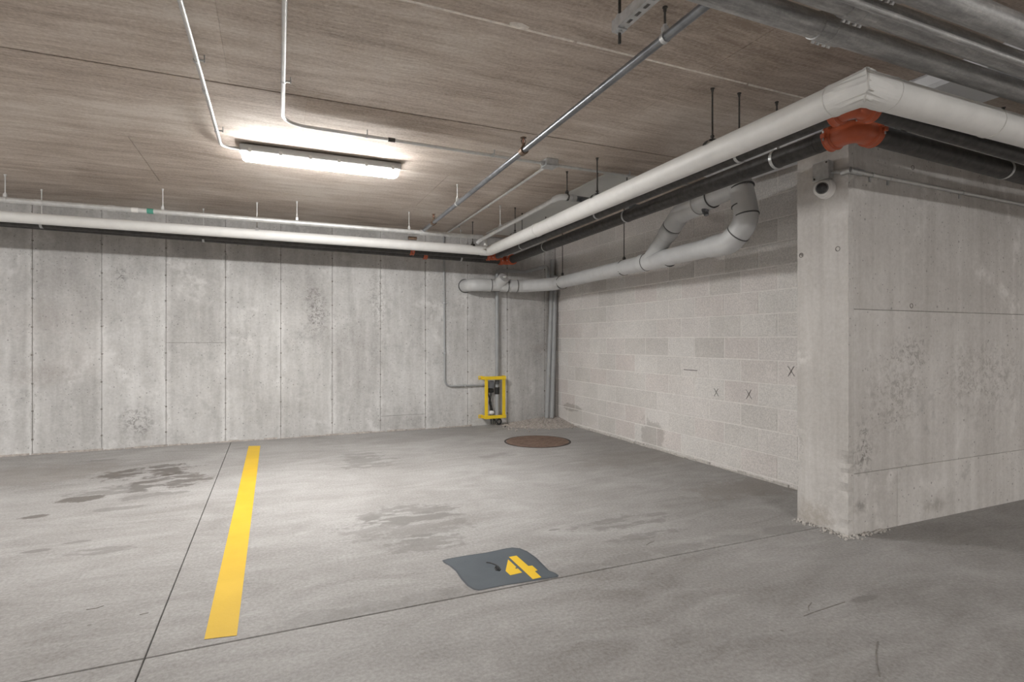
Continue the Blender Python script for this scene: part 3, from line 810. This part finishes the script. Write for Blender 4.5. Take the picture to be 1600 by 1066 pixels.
b2 = black_main([(-7, 7.18, 2.50), D2f, D2n, (8.9, 2.00, 2.19)], 0.056, 'thicker black steel pipe with orange red elbows nearest the block wall', 0.10)
d1 = (D1n - D1f).normalized(); d2 = (D2n - D2f).normalized()
def on(Pf, d, y): return Pf + d * ((Pf.y - y) / -d.y)
band(MB(), on(D2f, d2, 2.22), d2, 0.0573, 0.003).build('groove_line', M['black'], b2)
zD1 = lambda x: 2.345 + (2.43 - 2.345) * (2.745 - x) / 9.745
zD2 = lambda x: 2.352 + (2.50 - 2.352) * (3.07 - x) / 10.07
coupling(b1, (1.62, 6.90, zD1(1.62)), (1, 0, 0), 0.039); coupling(b2, (1.86, 7.18, zD2(1.86)), (1, 0, 0), 0.056)
for y, nm, who in ((2.52, 'in front of the return wall end', 'both'), (5.95, 'near the far corner', 'both'), (4.2, 'midway along the side wall', 'both')):
    p = on(D1f, d1, y); hanger(p.x, y, p.z, 0.039, d1, 'silver strap hanger on the slimmer black pipe, ' + nm, 'strap')
    p = on(D2f, d2, y); hanger(p.x, y, p.z, 0.056, d2, 'silver strap hanger on the thicker black pipe, ' + nm, 'strap')
q = at_y(1568, 265, 2.0); hanger(q.x, 2.0, 2.372 - 0.182 * (q.x - 2.885) / 6.015, 0.056, (1, 0, 0), 'silver strap hanger on the thicker black pipe before the return wall', 'strap')
for px, who, Yp, zp, rp in ((318, 'thicker', 7.18, zD2, 0.056), (720, 'thicker', 7.18, zD2, 0.056), (65, 'slimmer', 6.9, zD1, 0.039)):
    q = at_y(px, 400, Yp); zp = zp(q.x)
    hanger(q.x, Yp, zp, rp, (1, 0, 0), 'strap hanger on the %s black pipe at the back, %s' % (who, {318: 'left of the strip light', 720: 'near the far corner', 65: 'at the left edge'}[px]), 'strap', 'emt')

# ================================================================== SILVER SPRINKLER LINE AT THE BACK + BRANCH
SB = 6.40; zsb = 2.50
sm_ = thing('silver_pipe', (0, SB, zsb), 'long silver pipe hung above the white pipe along the back wall', 'pipe')
MB().tube([(-7, SB, zsb), (2.36, SB, zsb)], 0.025, 18).build('run', M['emt'], sm_)
for px in (174, 60):
    q = at_y(px, 328, SB); band(MB(), (q.x, SB, zsb), (1, 0, 0), 0.029, 0.06).build('sleeve', M['emt'], sm_)
q = at_y(211, 333, SB); band(MB(), (q.x, SB, zsb), (1, 0, 0), 0.0256, 0.055).build('white_sticker', M['white'], sm_)
q = at_y(235, 334, SB); band(MB(), (q.x, SB, zsb), (1, 0, 0), 0.0257, 0.055).build('green_sticker', M['green'], sm_)
band(MB(), (1.64, SB, zsb), (1, 0, 0), 0.033, 0.09).build('tee', M['emt'], sm_)
MB().tube(fillet([(2.30, SB, zsb), (2.42, SB, zsb), (2.42, SB, zsb - 0.10)], 0.05), 0.027, 14).build('end_elbow', M['emt'], sm_)
for px, nm in ((12, 'at the left edge'), (255, 'beside the green sticker'), (464, 'below the strip light'), (640, 'beside the branch tee')):
    q = ce(px, 275 + 0.088 * (px - 12)); hanger(q.x, SB, zsb, 0.025, (1, 0, 0), 'slim rod hanger on the silver back pipe, ' + nm, 'ring', 'emt')
MB().box((1.50, SB + 0.16, 2.44), (1.60, SB + 0.2, 2.475)).build('beam_clip', M['brass'], sm_)

br = thing('sprinkler_branch', (1.61, 4.0, 2.55), 'dark steel sprinkler pipe crossing the ceiling from the trapeze to the back pipe', 'pipe')
Pa = Vector((1.64, SB - 0.02, 2.525)); Pb = Vector((1.615, 2.0, 2.592)); Pc = Vector((1.605, 0.2, 2.62))
MB().tube([Pa, Pb, Pc], 0.021, 18).build('pipe', M['sprinkler'], br)
dbr = (Pa - Pb).normalized()
def bz(y): return Pb + (Pa - Pb) * ((y - Pb.y) / (Pa.y - Pb.y))
def head(y, label):
    p = bz(y)
    o = MB(); o.lathe(p + Vector((0, 0, 0.018)), (0, 0, 1), [(0, 0.016), (0.02, 0.015), (0.022, 0.011), (0.035, 0.011)], 12)
    for sx in (-1, 1): o.tube([p + Vector((sx * 0.011, 0, 0.05)), p + Vector((sx * 0.016, 0, 0.07)), p + Vector((sx * 0.003, 0, 0.092))], 0.0035, 6)
    o = o.build('sprinkler_head', M['brass'], br)
    MB().tube([p + Vector((0, 0, 0.05)), p + Vector((0, 0, 0.085))], 0.003, 6).build('bulb', M['red'], o)
    MB().lathe(p + Vector((0, 0, 0.09)), (0, 0, 1), [(0, 0.002), (0, 0.022), (0.003, 0.022), (0.004, 0.002)], 14).build('deflector', M['brass'], o)
    s = MB(); hoop(s, p, dbr, 0.0215, 0.05, 0.008); s.build('saddle', M['brass'], br)
head(3.54, ''); head(5.95, '')
p = bz(2.0); hanger(p.x, p.y, p.z, 0.021, dbr, 'black rod and white ring holding the dark sprinkler pipe beside the trapeze', 'strap')
p = bz(5.08); hanger(p.x, p.y, p.z, 0.021, dbr, 'slim rod ring on the sprinkler pipe near the back wall', 'ring', 'emt')

# ================================================================== CONDUITS ON THE CEILING
def straps(parent, pts_d, r, z):
    for p, d in pts_d:
        d = Vector(d).normalized(); s = d.cross(Vector((0, 0, 1)))
        m = MB(); hoop(m, p, d, r + 0.0005, 0.016, 0.002, 14)
        a = Vector(p) + s * r; b_ = Vector(p) + s * (r + 0.028)
        m.tube([a + Vector((0, 0, 0.004)), b_ + Vector((0, 0, 0.004))], 0.006, 6)
        m.tube([b_ + Vector((0, 0, -0.006)), Vector((b_.x, b_.y, ZC - 0.001))], 0.004, 6)
        m.build('strap', M['steel'], parent)
zc = ZC - 0.034; rc = 0.0115
cA = thing('thin_conduit', (-0.36, 3.5, zc), 'thin steel conduit dropping down to the left end of the strip light', 'conduit')
MB().tube(fillet([(-0.372, -1.0, zc), (-0.362, 2.8, zc), (-0.352, 4.70, zc), (-0.21, 4.70, zc)], 0.12, 8), rc, 14).build('tube', M['emt'], cA)
straps(cA, [((-0.364, 3.30, zc), (0, 1, 0)), ((-0.355, 4.36, zc), (0, 1, 0)), ((-0.37, 1.6, zc), (0, 1, 0))], rc, zc)
band(MB(), (-0.360, 3.68, zc), (0, 1, 0), rc + 0.003, 0.04).build('coupling', M['steel'], cA)
cB = thing('thin_conduit', (0.06, 4.0, zc), 'thin steel conduit bending above the strip light toward the junction box', 'conduit')
JB = Vector((2.115, 4.09, ZC))
MB().tube(fillet([(0.045, -1.0, zc), (0.050, 2.6, zc), (0.065, 4.03, zc), (2.05, 4.09, zc)], 0.16, 10), rc, 14).build('tube', M['emt'], cB)
straps(cB, [((0.058, 3.38, zc), (0, 1, 0)), ((0.62, 4.05, zc), (1, 0, 0)), ((1.6, 4.075, zc), (1, 0, 0))], rc, zc)
band(MB(), (0.80, 4.053, zc), (1, 0, 0), rc + 0.004, 0.05).build('coupling', M['rod'], cB)
cJ = thing('junction_box', JB, 'small grey square junction box on the ceiling where conduits meet', 'junction box')
MB().box(JB + Vector((-0.055, -0.055, -0.055)), JB + Vector((0.055, 0.055, 0)), bev=0.004).build('box', M['steel'], cJ)
MB().box(JB + Vector((-0.058, -0.058, -0.060)), JB + Vector((0.058, 0.058, -0.055)), bev=0.002).build('cover', M['steel'], cJ)
for d in ((-1, 0), (0, 1), (1, 0)):
    d = Vector((d[0], d[1], 0)); band(MB(), JB + d * 0.07 + Vector((0, 0, zc - ZC)), d, 0.017, 0.026, 10).build('connector', M['steel'], cJ)
cC = thing('thin_conduit', (2.17, 5.8, zc), 'thin steel conduit running from the junction box to the back wall', 'conduit')
MB().tube([(2.118, 4.17, zc), (2.20, 7.30, zc)], rc, 12).build('tube', M['emt'], cC)
straps(cC, [((2.157, 5.7, zc), (0, 1, 0)), ((2.19, 6.85, zc), (0, 1, 0))], rc, zc)
cD = thing('thin_conduit', (3.0, 4.1, zc), 'thin steel conduit from the junction box toward the block wall', 'conduit')
MB().tube([(2.20, 4.095, zc), (3.94, 4.12, zc)], rc, 12).build('tube', M['emt'], cD)
straps(cD, [((2.9, 4.105, zc), (1, 0, 0))], rc, zc)

# pale boards on the ceiling and the white duct
tag(MB().box((2.74, 4.17, ZC - 0.012), (3.55, YB - 0.25, ZC - 0.0005), bev=0.002).build('ceiling_board', M['board']), 'flat pale grey board fixed on the ceiling behind the white pipe', 'ceiling board')
dc = thing('sheet_duct', (3.6, 2.4, ZC), 'shallow white sheet metal duct under the ceiling above the return wall', 'duct')
MB().box((3.35, 0.3, ZC - 0.095), (3.86, 3.72, ZC - 0.001), bev=0.02).build('casing', M['duct'], dc)
for y in (0.9, 2.0, 3.1): MB().box((3.34, y - 0.012, ZC - 0.103), (3.87, y + 0.012, ZC - 0.01), bev=0.003).build('joint_flange', M['duct'], dc)

# ================================================================== TRAPEZE AND BIG STEEL CONDUITS (top right)
ZST = 2.445
def trapeze(xc, y0, y1, label):
    t = thing('strut_trapeze', (xc, y1, ZST), label, 'trapeze')
    w, h, th = 0.041, 0.041, 0.003
    # channel, open side up, slotted underside built as bars between the slots
    c = MB()
    for sx in (-1, 1):
        x = xc + sx * (w / 2 - th / 2); c.box((x - th / 2, y0, ZST - h), (x + th / 2, y1, ZST))
        c.box((x - sx * 0.008 - th / 2, y0, ZST - th), (x - sx * 0.008 + th / 2 + 0.003, y1, ZST))
    for sx in (-1, 1): c.box((xc + sx * 0.0135 - 0.007, y0, ZST - h), (xc + sx * 0.0135 + 0.007, y1, ZST - h + th))
    y = y1
    while y > y0:
        c.box((xc - 0.007, max(y0, y - 0.022), ZST - h), (xc + 0.007, y, ZST - h + th)); y -= 0.05
    c.build('channel', M['steel'], t)
    for y in (y1 - 0.022, y0 + 0.03):
        MB().tube([(xc, y, ZST - h - (0.05 if xc < 2 else 0.016)), (xc, y, ZC)], 0.006, 8).build('rod', M['rod'], t)
        for z in (ZST - h - 0.012, ZST + 0.004):
            MB().lathe((xc, y, z), (0, 0, 1), [(0, 0.001), (0, 0.013), (0.012, 0.013), (0.012, 0.001)], 6).build('nut', M['steel'], t)
        MB().box((xc - 0.02, y - 0.02, ZST - h - 0.004), (xc + 0.02, y + 0.02, ZST - h)).build('washer', M['steel'], t)
trapeze(1.20, 0.55, 1.77, 'slotted steel strut hung on rods at the top of the picture')
trapeze(4.30, 0.55, 1.80, 'slotted steel strut carrying the big conduits beyond the right edge')
def big(y, z, r, label, cx, name='big_conduit'):
    t = thing(name, (2.0, y, z), label, 'conduit')
    MB().tube([(-1.5, y, z), (8.9, y, z)], r, 28).build('tube', M['bigpipe'], t)
    if cx:
        m = MB().lathe((cx, y, z), (1, 0, 0), [(-0.075, r), (-0.073, r + 0.005), (-0.004, r + 0.005), (-0.002, r + 0.0075), (0.002, r + 0.0075), (0.004, r + 0.005), (0.073, r + 0.005), (0.075, r)], 30)
        o = m.build('coupling', M['bigpipe'], t)
        for dx in (-0.045, -0.018, 0.018, 0.045):
            MB().lathe((cx + dx, y + 0.6 * (r + 0.004), z - 0.8 * (r + 0.004)), (0, 0.6, -0.8), [(0, 0.008), (0.010, 0.008), (0.011, 0.001)], 8).build('set_screw', M['steel'], o)
    return t
big(1.54, 2.492, 0.047, 'lowest big steel conduit at top right, above the white pipe', 2.06)
big(1.388, 2.492, 0.047, 'second big steel conduit at top right, with coupling behind the first', 2.03)
big(1.243, 2.4985, 0.052, 'uppermost big steel conduit in the top right corner', 2.0)
big(1.265, 2.390, 0.0115, 'thin steel conduit running between the big conduits at top right', None, 'thin_conduit')

# ================================================================== GREY PVC DRAIN ALONG THE BLOCK WALL
def px_(y): return 3.58 - 0.06 * (6.5 - y)
dr = thing('drain_pipe', (3.52, 5.0, 2.03), 'large grey plastic drain pipe along the block wall with a looping end', 'pipe')
rP, rH = 0.081, 0.089
def zP(y): return 2.010 + 0.008 * (6.5 - y) / 2.2
A0 = Vector((2.52, YB, 2.0)); A1 = Vector((2.54, 7.27, 2.0)); A2 = Vector((3.30, 7.20, 2.004)); A3 = Vector((3.585, 6.82, 2.008))
Bn = Vector((px_(3.58), 3.58, zP(3.58)))
MB().tube(fillet([A0, A1, A1 + (A2 - A1) * 0.35], 0.11, 8), rH, 24).build('wall_elbow', M['pvc_ring'], dr)
MB().tube([A1 + (A2 - A1) * 0.2, A2], rP, 24).build('back_run', M['pvc'], dr)
MB().tube(fillet([A2 - (A2 - A1).normalized() * 0.09, A2, A3, Vector((px_(6.62), 6.62, zP(6.6)))], 0.14, 6), rH, 24).build('corner_bends', M['pvc_ring'], dr)
MB().tube([A3, Bn], rP, 24).build('side_run', M['pvc'], dr)
dP = (Bn - A3).normalized()
def hub(p, d, w=0.09, r=rH, dark=True, parent=dr):
    o = band(MB(), p, d, r, w, 24).build('socket', M['pvc_ring'], parent)
    if dark: band(MB(), Vector(p) + Vector(d).normalized() * w * 0.5, d, r + 0.0012, 0.008, 24).build('glue_line', M['glue'], o)
dA = (A2 - A1).normalized()
for t_ in (0.30, 0.62, 0.80): hub(A1 + (A2 - A1) * t_, dA, 0.10)
hub(Vector((px_(6.72), 6.72, zP(6.72))), dP, 0.07); hub(A2 - dA * 0.02, dA, 0.05)
MB().tube(arc_ring(A0 + Vector((0, -0.004, 0)), (0, 1, 0), rH + 0.006, 0.004), 0.006, 6, closed=True).build('wall_seal', M['glue'], dr)
# cleanout on the back run, plug facing out and up
cp = A1 + (A2 - A1) * 0.50; dcl = Vector((0.25, -0.72, 0.55)).normalized()
o = MB().tube([cp, cp + dcl * 0.15], 0.078, 22).build('cleanout_branch', M['pvc_ring'], dr)
MB().lathe(cp + dcl * 0.15, dcl, [(0, 0.080), (0.018, 0.080), (0.02, 0.070), (0.02, 0.001)], 22).build('plug', M['pvc'], o)
MB().box(cp + dcl * 0.18 - Vector((0.016, 0.012, 0.012)), cp + dcl * 0.18 + Vector((0.016, 0.012, 0.012)), bev=0.003).build('plug_nut', M['pvc_ring'], o)
# small stub on the corner bend with pipe from the sump
# wye
yw = 4.46; Wy = Vector((px_(yw), yw, zP(yw)))
hub(Wy + Vector((0, 0.14, 0)), (0, -1, 0), 0.08); hub(Wy + Vector((0, -0.20, 0)), (0, -1, 0), 0.09)
MB().tube([Wy + Vector((0, 0.17, 0)), Wy + Vector((0, -0.22, 0))], rH - 0.002, 24).build('wye_body', M['pvc_ring'], dr)
b0 = Wy + Vector((0, 0.06, 0)); b1_ = Vector((3.42, 4.02, 2.385)); b3 = Vector((3.40, 3.34, 2.47))
MB().tube([b0, b0 + (b1_ - b0) * 0.75], rP, 24).build('branch', M['pvc'], dr)
dbq = (b1_ - b0).normalized(); hub(b0 + (b1_ - b0) * 0.66, dbq, 0.11)
MB().tube(fillet([b0 + (b1_ - b0) * 0.72, b1_, b1_ + (b3 - b1_) * 0.35], 0.09, 7), rH, 24).build('branch_elbow', M['pvc_ring'], dr)
MB().tube([b1_ + (b3 - b1_) * 0.2, b3], rP, 24).build('branch_arm', M['pvc'], dr)
d3 = (b3 - b1_).normalized(); hub(b1_ + (b3 - b1_) * 0.52, d3, 0.12)
q = b1_ + (b3 - b1_) * 0.5
MB().lathe(q + Vector((-0.02, 0, -0.06)), (0, -0.35, -1), [(0, 0.03), (0.05, 0.028), (0.05, 0.022), (0.075, 0.020), (0.078, 0.001)], 16).build('test_plug', M['sprinkler'], dr)
# end loop: bend up, riser to the ceiling
e1 = Vector((px_(3.40), 3.40, zP(3.40))); e2 = Vector((3.40, 3.235, 2.16)); e3 = Vector((3.40, 3.28, 2.40)); e4 = Vector((3.40, 3.35, ZC - 0.097))
MB().tube(fillet([Bn, e1 + Vector((0, 0.0, 0)), e2 + Vector((0, -0.02, 0)), e3, e4], [0.12, 0.16, 0.10], 8), rH + 0.004, 26).build('end_bends', M['pvc_ring'], dr)
MB().tube([e3, e4], rP + 0.011, 26).build('riser', M['pvc'], dr)
hub(Bn, dP, 0.09)
for a, bq, f_ in ((e1, e2, 0.45), (e2, e3, 0.2), (e2, e3, 0.55), (e3, e4, 0.15)):
    p = a + (bq - a) * f_ + Vector((0, -0.012 * (f_ < 0.5), 0)); band(MB(), p, (bq - a), rH + 0.0060, 0.009, 26).build('glue_line', M['glue'], dr)
hanger(px_(5.0), 5.0, zP(5.0), 0.082, dP, 'long black rod hanger on the grey drain pipe, middle of the block wall', 'ring')
hanger(px_(6.55), 6.55, zP(6.55), 0.0895, dP, 'long black rod hanger on the grey drain pipe at its far bend', 'ring')

# small grey PVC line under the ceiling
sv = thing('small_drain_pipe', (2.33, 5.3, 2.48), 'slim grey plastic pipe with elbow hung beside the white pipe', 'pipe')
s0 = Vector((2.335, 6.30, 2.455)); s1 = Vector((2.33, 4.30, 2.500)); s2 = Vector((3.30, 4.36, 2.50))
MB().tube([s0, s1 + Vector((0, 0.06, 0))], 0.0215, 16).build('tube', M['emt'], sv)
MB().tube(fillet([s1 + Vector((0, 0.12, 0)), s1, s1 + Vector((0.12, 0.006, 0))], 0.06, 8), 0.0285, 16).build('elbow', M['pvc_ring'], sv)
MB().tube([s1 + Vector((0.06, 0.003, 0)), s2], 0.026, 16).build('cross_tube', M['sprinkler'], sv)
hoop(MB(), s1 + Vector((0.14, 0.008, 0)), (1, 0.06, 0), 0.027, 0.035, 0.005).build('socket', M['pvc'], sv)
MB().tube(fillet([s0 + Vector((0, -0.05, 0)), s0 + Vector((0, 0.06, 0)), s0 + Vector((-0.03, 0.09, -0.035))], 0.03), 0.024, 14).build('end_elbow', M['pvc_ring'], sv)
hanger(2.40, 4.305, 2.50, 0.026, (1, 0, 0), 'black rod hanger at the elbow of the slim grey pipe', 'ring')
hanger(2.333, 5.706, 2.468, 0.0215, (0, 1, 0), 'slim rod hanger midway on the slim grey pipe', 'ring', 'emt')

# ================================================================== SUMP PIPES, CAGE AND CORNER
sd = thing('sump_discharge_pipe', (2.985, 7.42, 0.2), 'grey plastic riser from the yellow cage up to the drain bend', 'pipe')
rs = 0.026; ztop = at_y(800, 423, 7.40).z
MB().tube(fillet([(2.985, 7.42, 0.06), (2.985, 7.42, ztop), (3.42, 7.40, ztop - 0.01), (3.62, 7.08, ztop + 0.05), (3.60, 7.0, 2.07)], [0.07, 0.08, 0.06], 7), rs, 16).build('riser', M['pvc_small'], sd)
band(MB(), (2.985, 7.42, 0.5), (0, 0, 1), 0.034, 0.10, 16).build('check_valve', M['black'], sd)
band(MB(), (2.985, 7.42, 0.62), (0, 0, 1), 0.032, 0.06, 16).build('rubber_sleeve', M['glue'], sd)
pw_ = thing('power_conduit', (2.21, 7.46, 1.3), 'thin grey conduit dropping down the back wall and turning to the cage', 'conduit')
zq = at_y(720, 603, 7.46).z
MB().tube(fillet([(2.20, 7.46, ZC - 0.02), (2.215, 7.46, zq), (2.86, 7.46, zq)], 0.10, 8), 0.0125, 12).build('tube', M['pvc_small'], pw_)
for z in (1.75, 1.05): MB().box((2.205 - 0.02, 7.445, z - 0.008), (2.21 + 0.022, YB, z + 0.008)).build('strap', M['steel'], pw_)
MB().box((2.50, 7.445, zq - 0.02), (2.516, YB, zq + 0.02)).build('strap', M['steel'], pw_)
MB().box((2.85, 7.415, zq - 0.05), (2.94, YB, zq + 0.06), bev=0.004).build('outlet_box', M['sprinkler'], pw_)

cg = thing('pipe_guard', (2.865, YB, 0.13), 'bright yellow steel guard frame bolted low on the back wall', 'guard')
x0, x1, z0, z1, yf = 2.774, 3.092, 0.107, 0.712, 7.36
bw_ = 0.048
MB().box((x0, yf, z0), (x0 + bw_, yf + 0.012, z1), bev=0.002).build('upright', M['yellow'], cg)
MB().box((x1 - bw_, yf, z0), (x1, yf + 0.012, z1), bev=0.002).build('upright', M['yellow'], cg)
MB().box((x0 - 0.004, yf - 0.013, z1 - bw_), (x1 + 0.004, yf - 0.0005, z1), bev=0.002).build('crossbar', M['yellow'], cg)
MB().box((x0 - 0.004, yf - 0.013, z0), (x1 + 0.004, yf - 0.0005, z0 + bw_), bev=0.002).build('crossbar', M['yellow'], cg)
for x in (x0, x1 - 0.006):
    for z in (z0, z1 - bw_):
        a = MB().box((x, yf + 0.012, z), (x + 0.006, YB, z + bw_), bev=0.001)
        s_ = -0.05 if x == x0 else 0.05
        a.box((min(x, x + s_), YB - 0.007, z), (max(x, x + s_), YB, z + bw_)); a = a.build('wall_arm', M['yellow'], cg)
        MB().lathe((x + s_ * 0.6, YB - 0.007, z + bw_ / 2), (0, -1, 0), [(0, 0.012), (0.01, 0.012), (0.011, 0.001)], 6).build('bolt', M['steel'], a)
cb = thing('sump_cables', (2.88, 7.40, 0.3), 'tangle of black cables hanging inside the yellow guard', 'cable')
rr = random.Random(2)
for k in range(4):
    xs_ = 2.85 + 0.02 * k
    pts = [(xs_, 7.44, zq - 0.05), (xs_ - 0.03 + 0.03 * rr.random(), 7.42, 0.46), (2.84 + 0.05 * rr.random(), 7.41, 0.33), (2.88 + 0.06 * rr.random(), 7.42, 0.18), (2.90 + 0.03 * k, 7.43, 0.02)]
    MB().tube(fillet(pts, 0.08, 5), 0.007, 8).build('cable', M['black'], cb)
MB().box((2.85, 7.40, zq - 0.11), (2.93, 7.45, zq - 0.055), bev=0.01).build('plug_body', M['black'], cb)
bm = bmesh.new(); bmesh.ops.create_icosphere(bm, subdivisions=2, radius=0.042)
for v in bm.verts: v.co = Vector((v.co.x * 1.1, v.co.y * 0.7, v.co.z * 0.8)) * rr.uniform(0.88, 1.1) + Vector((2.89, 7.41, 0.185))
m = MB(); m.from_bm(bm); m.build('white_tie_bundle', M['white'], cb)
MB().tube(arc_ring((2.99, 7.36, 0.06), (0, 1, 0), 0.035, 0.01), 0.011, 8, closed=True).build('cable_loop', M['black'], cb)
tag(MB().lathe(fl(790, 668), (0, 0, 1), [(0, 0.012), (0.02, 0.012), (0.022, 0.006), (0.022, 0.001)], 10).build('bottle_cap', M['black']), 'tiny black cap lying on the floor before the yellow guard', 'debris')

for i, (bx, by, tx, ty, nm) in enumerate(((3.745, 7.33, 3.905, 7.44, 'left of the pair'), (3.815, 7.305, 3.93, 7.40, 'right of the pair'))):
    t = thing('leaning_pipe', (bx, by, 0), 'loose grey plastic pipe leaning in the corner, ' + nm, 'pipe', 'loose pipes leaning in the corner')
    bz0 = mound(bx, by); a = Vector((bx, by, bz0 + 0.002)); b_ = Vector((tx, ty, 2.45 - 0.25 * i))
    MB().tube([a, b_], 0.032, 16, cap=False).build('tube', M['pvc_small'], t)
    MB().tube([b_ - (b_ - a).normalized() * 0.1, b_], 0.036, 16).build('bell_end', M['pvc_small'], t)

# ================================================================== CAMERA, BOX, WALL CONDUIT
zb_ = at_x(1290, 269, CX).z; yb_ = at_x(1291, 268, CX).y
bx_ = thing('camera_box', (CX, yb_, zb_), 'square galvanized junction box on the wall end above the dome camera', 'junction box')
MB().box((CX - 0.05, yb_ - 0.055, zb_ - 0.058), (CX, yb_ + 0.055, zb_ + 0.058), bev=0.004).build('box', M['steel'], bx_)
co = MB().box((CX - 0.056, yb_ - 0.058, zb_ - 0.061), (CX - 0.05, yb_ + 0.058, zb_ + 0.061), bev=0.002).build('cover', M['steel'], bx_)
for sy, sz in ((-1, 1), (1, -1)): MB().lathe((CX - 0.056, yb_ + sy * 0.043, zb_ + sz * 0.045), (-1, 0, 0), [(0, 0.006), (0.003, 0.006), (0.004, 0.001)], 8).build('screw', M['rod'], co)
zd = at_x(1291, 296, CX).z; yd = at_x(1292, 296, CX).y
cm = thing('dome_camera', (CX, yd, zd), 'white turret security camera with dark lens on the wall end', 'security camera')
ax = Vector((-1, 0, 0))
MB().lathe((CX, yd, zd), ax, [(0, 0.064), (0.022, 0.064), (0.034, 0.060), (0.036, 0.05)], 32).build('base', M['white'], cm)
eye = Vector((-0.80, -0.50, -0.16)).normalized()
ec = Vector((CX - 0.035, yd + 0.004, zd + 0.002))
prof = [(0.055 * math.sin(a), 0.055 * math.cos(a)) for a in [math.radians(x) for x in range(-20, 52, 8)]]
o = MB().lathe(ec, eye, prof + [(0.046, 0.033)], 32).build('eyeball', M['white'], cm)
MB().lathe(ec, eye, [(0.036, 0.0385), (0.0455, 0.037), (0.0445, 0.033), (0.049, 0.020), (0.051, 0.001)], 28).build('lens', M['glass_dark'], o)
wc = thing('wall_conduit', (CX, CY0, 2.29), 'steel conduit with corner fitting running along the return wall', 'conduit')
zk = 2.297; yk = CY0 - 0.018
MB().tube([(CX - 0.022, yb_ - 0.055, zb_ - 0.02), (CX - 0.022, CY0 + 0.01, zk)], 0.011, 12).build('nipple', M['steel'], wc)
MB().tube([(CX - 0.022, CY0 + 0.03, zk), (CX - 0.022, CY0 - 0.032, zk)], 0.020, 14).build('corner_fitting', M['steel'], wc)
MB().tube([(CX - 0.03, yk - 0.006, zk), (CX + 0.10, yk, zk - 0.002)], 0.021, 14).build('corner_fitting_arm', M['steel'], wc)
MB().tube([(CX + 0.09, yk, zk - 0.002), (8.9, yk, zk - 0.06)], 0.0135, 14).build('tube', M['emt'], wc)
for px in (1363, 1503, 1391):
    x = at_y(px, 290, yk).x; z = zk - 0.0108 * (x - CX)
    m = MB(); hoop(m, (x, yk, z), (1, 0, 0), 0.014, 0.018, 0.002, 14); m.box((x - 0.009, CY0 - 0.004, z - 0.042), (x + 0.009, CY0, z - 0.012))
    m.build('strap', M['steel'], wc)
for o in bpy.data.objects:
    if '_o' in o: del o['_o']
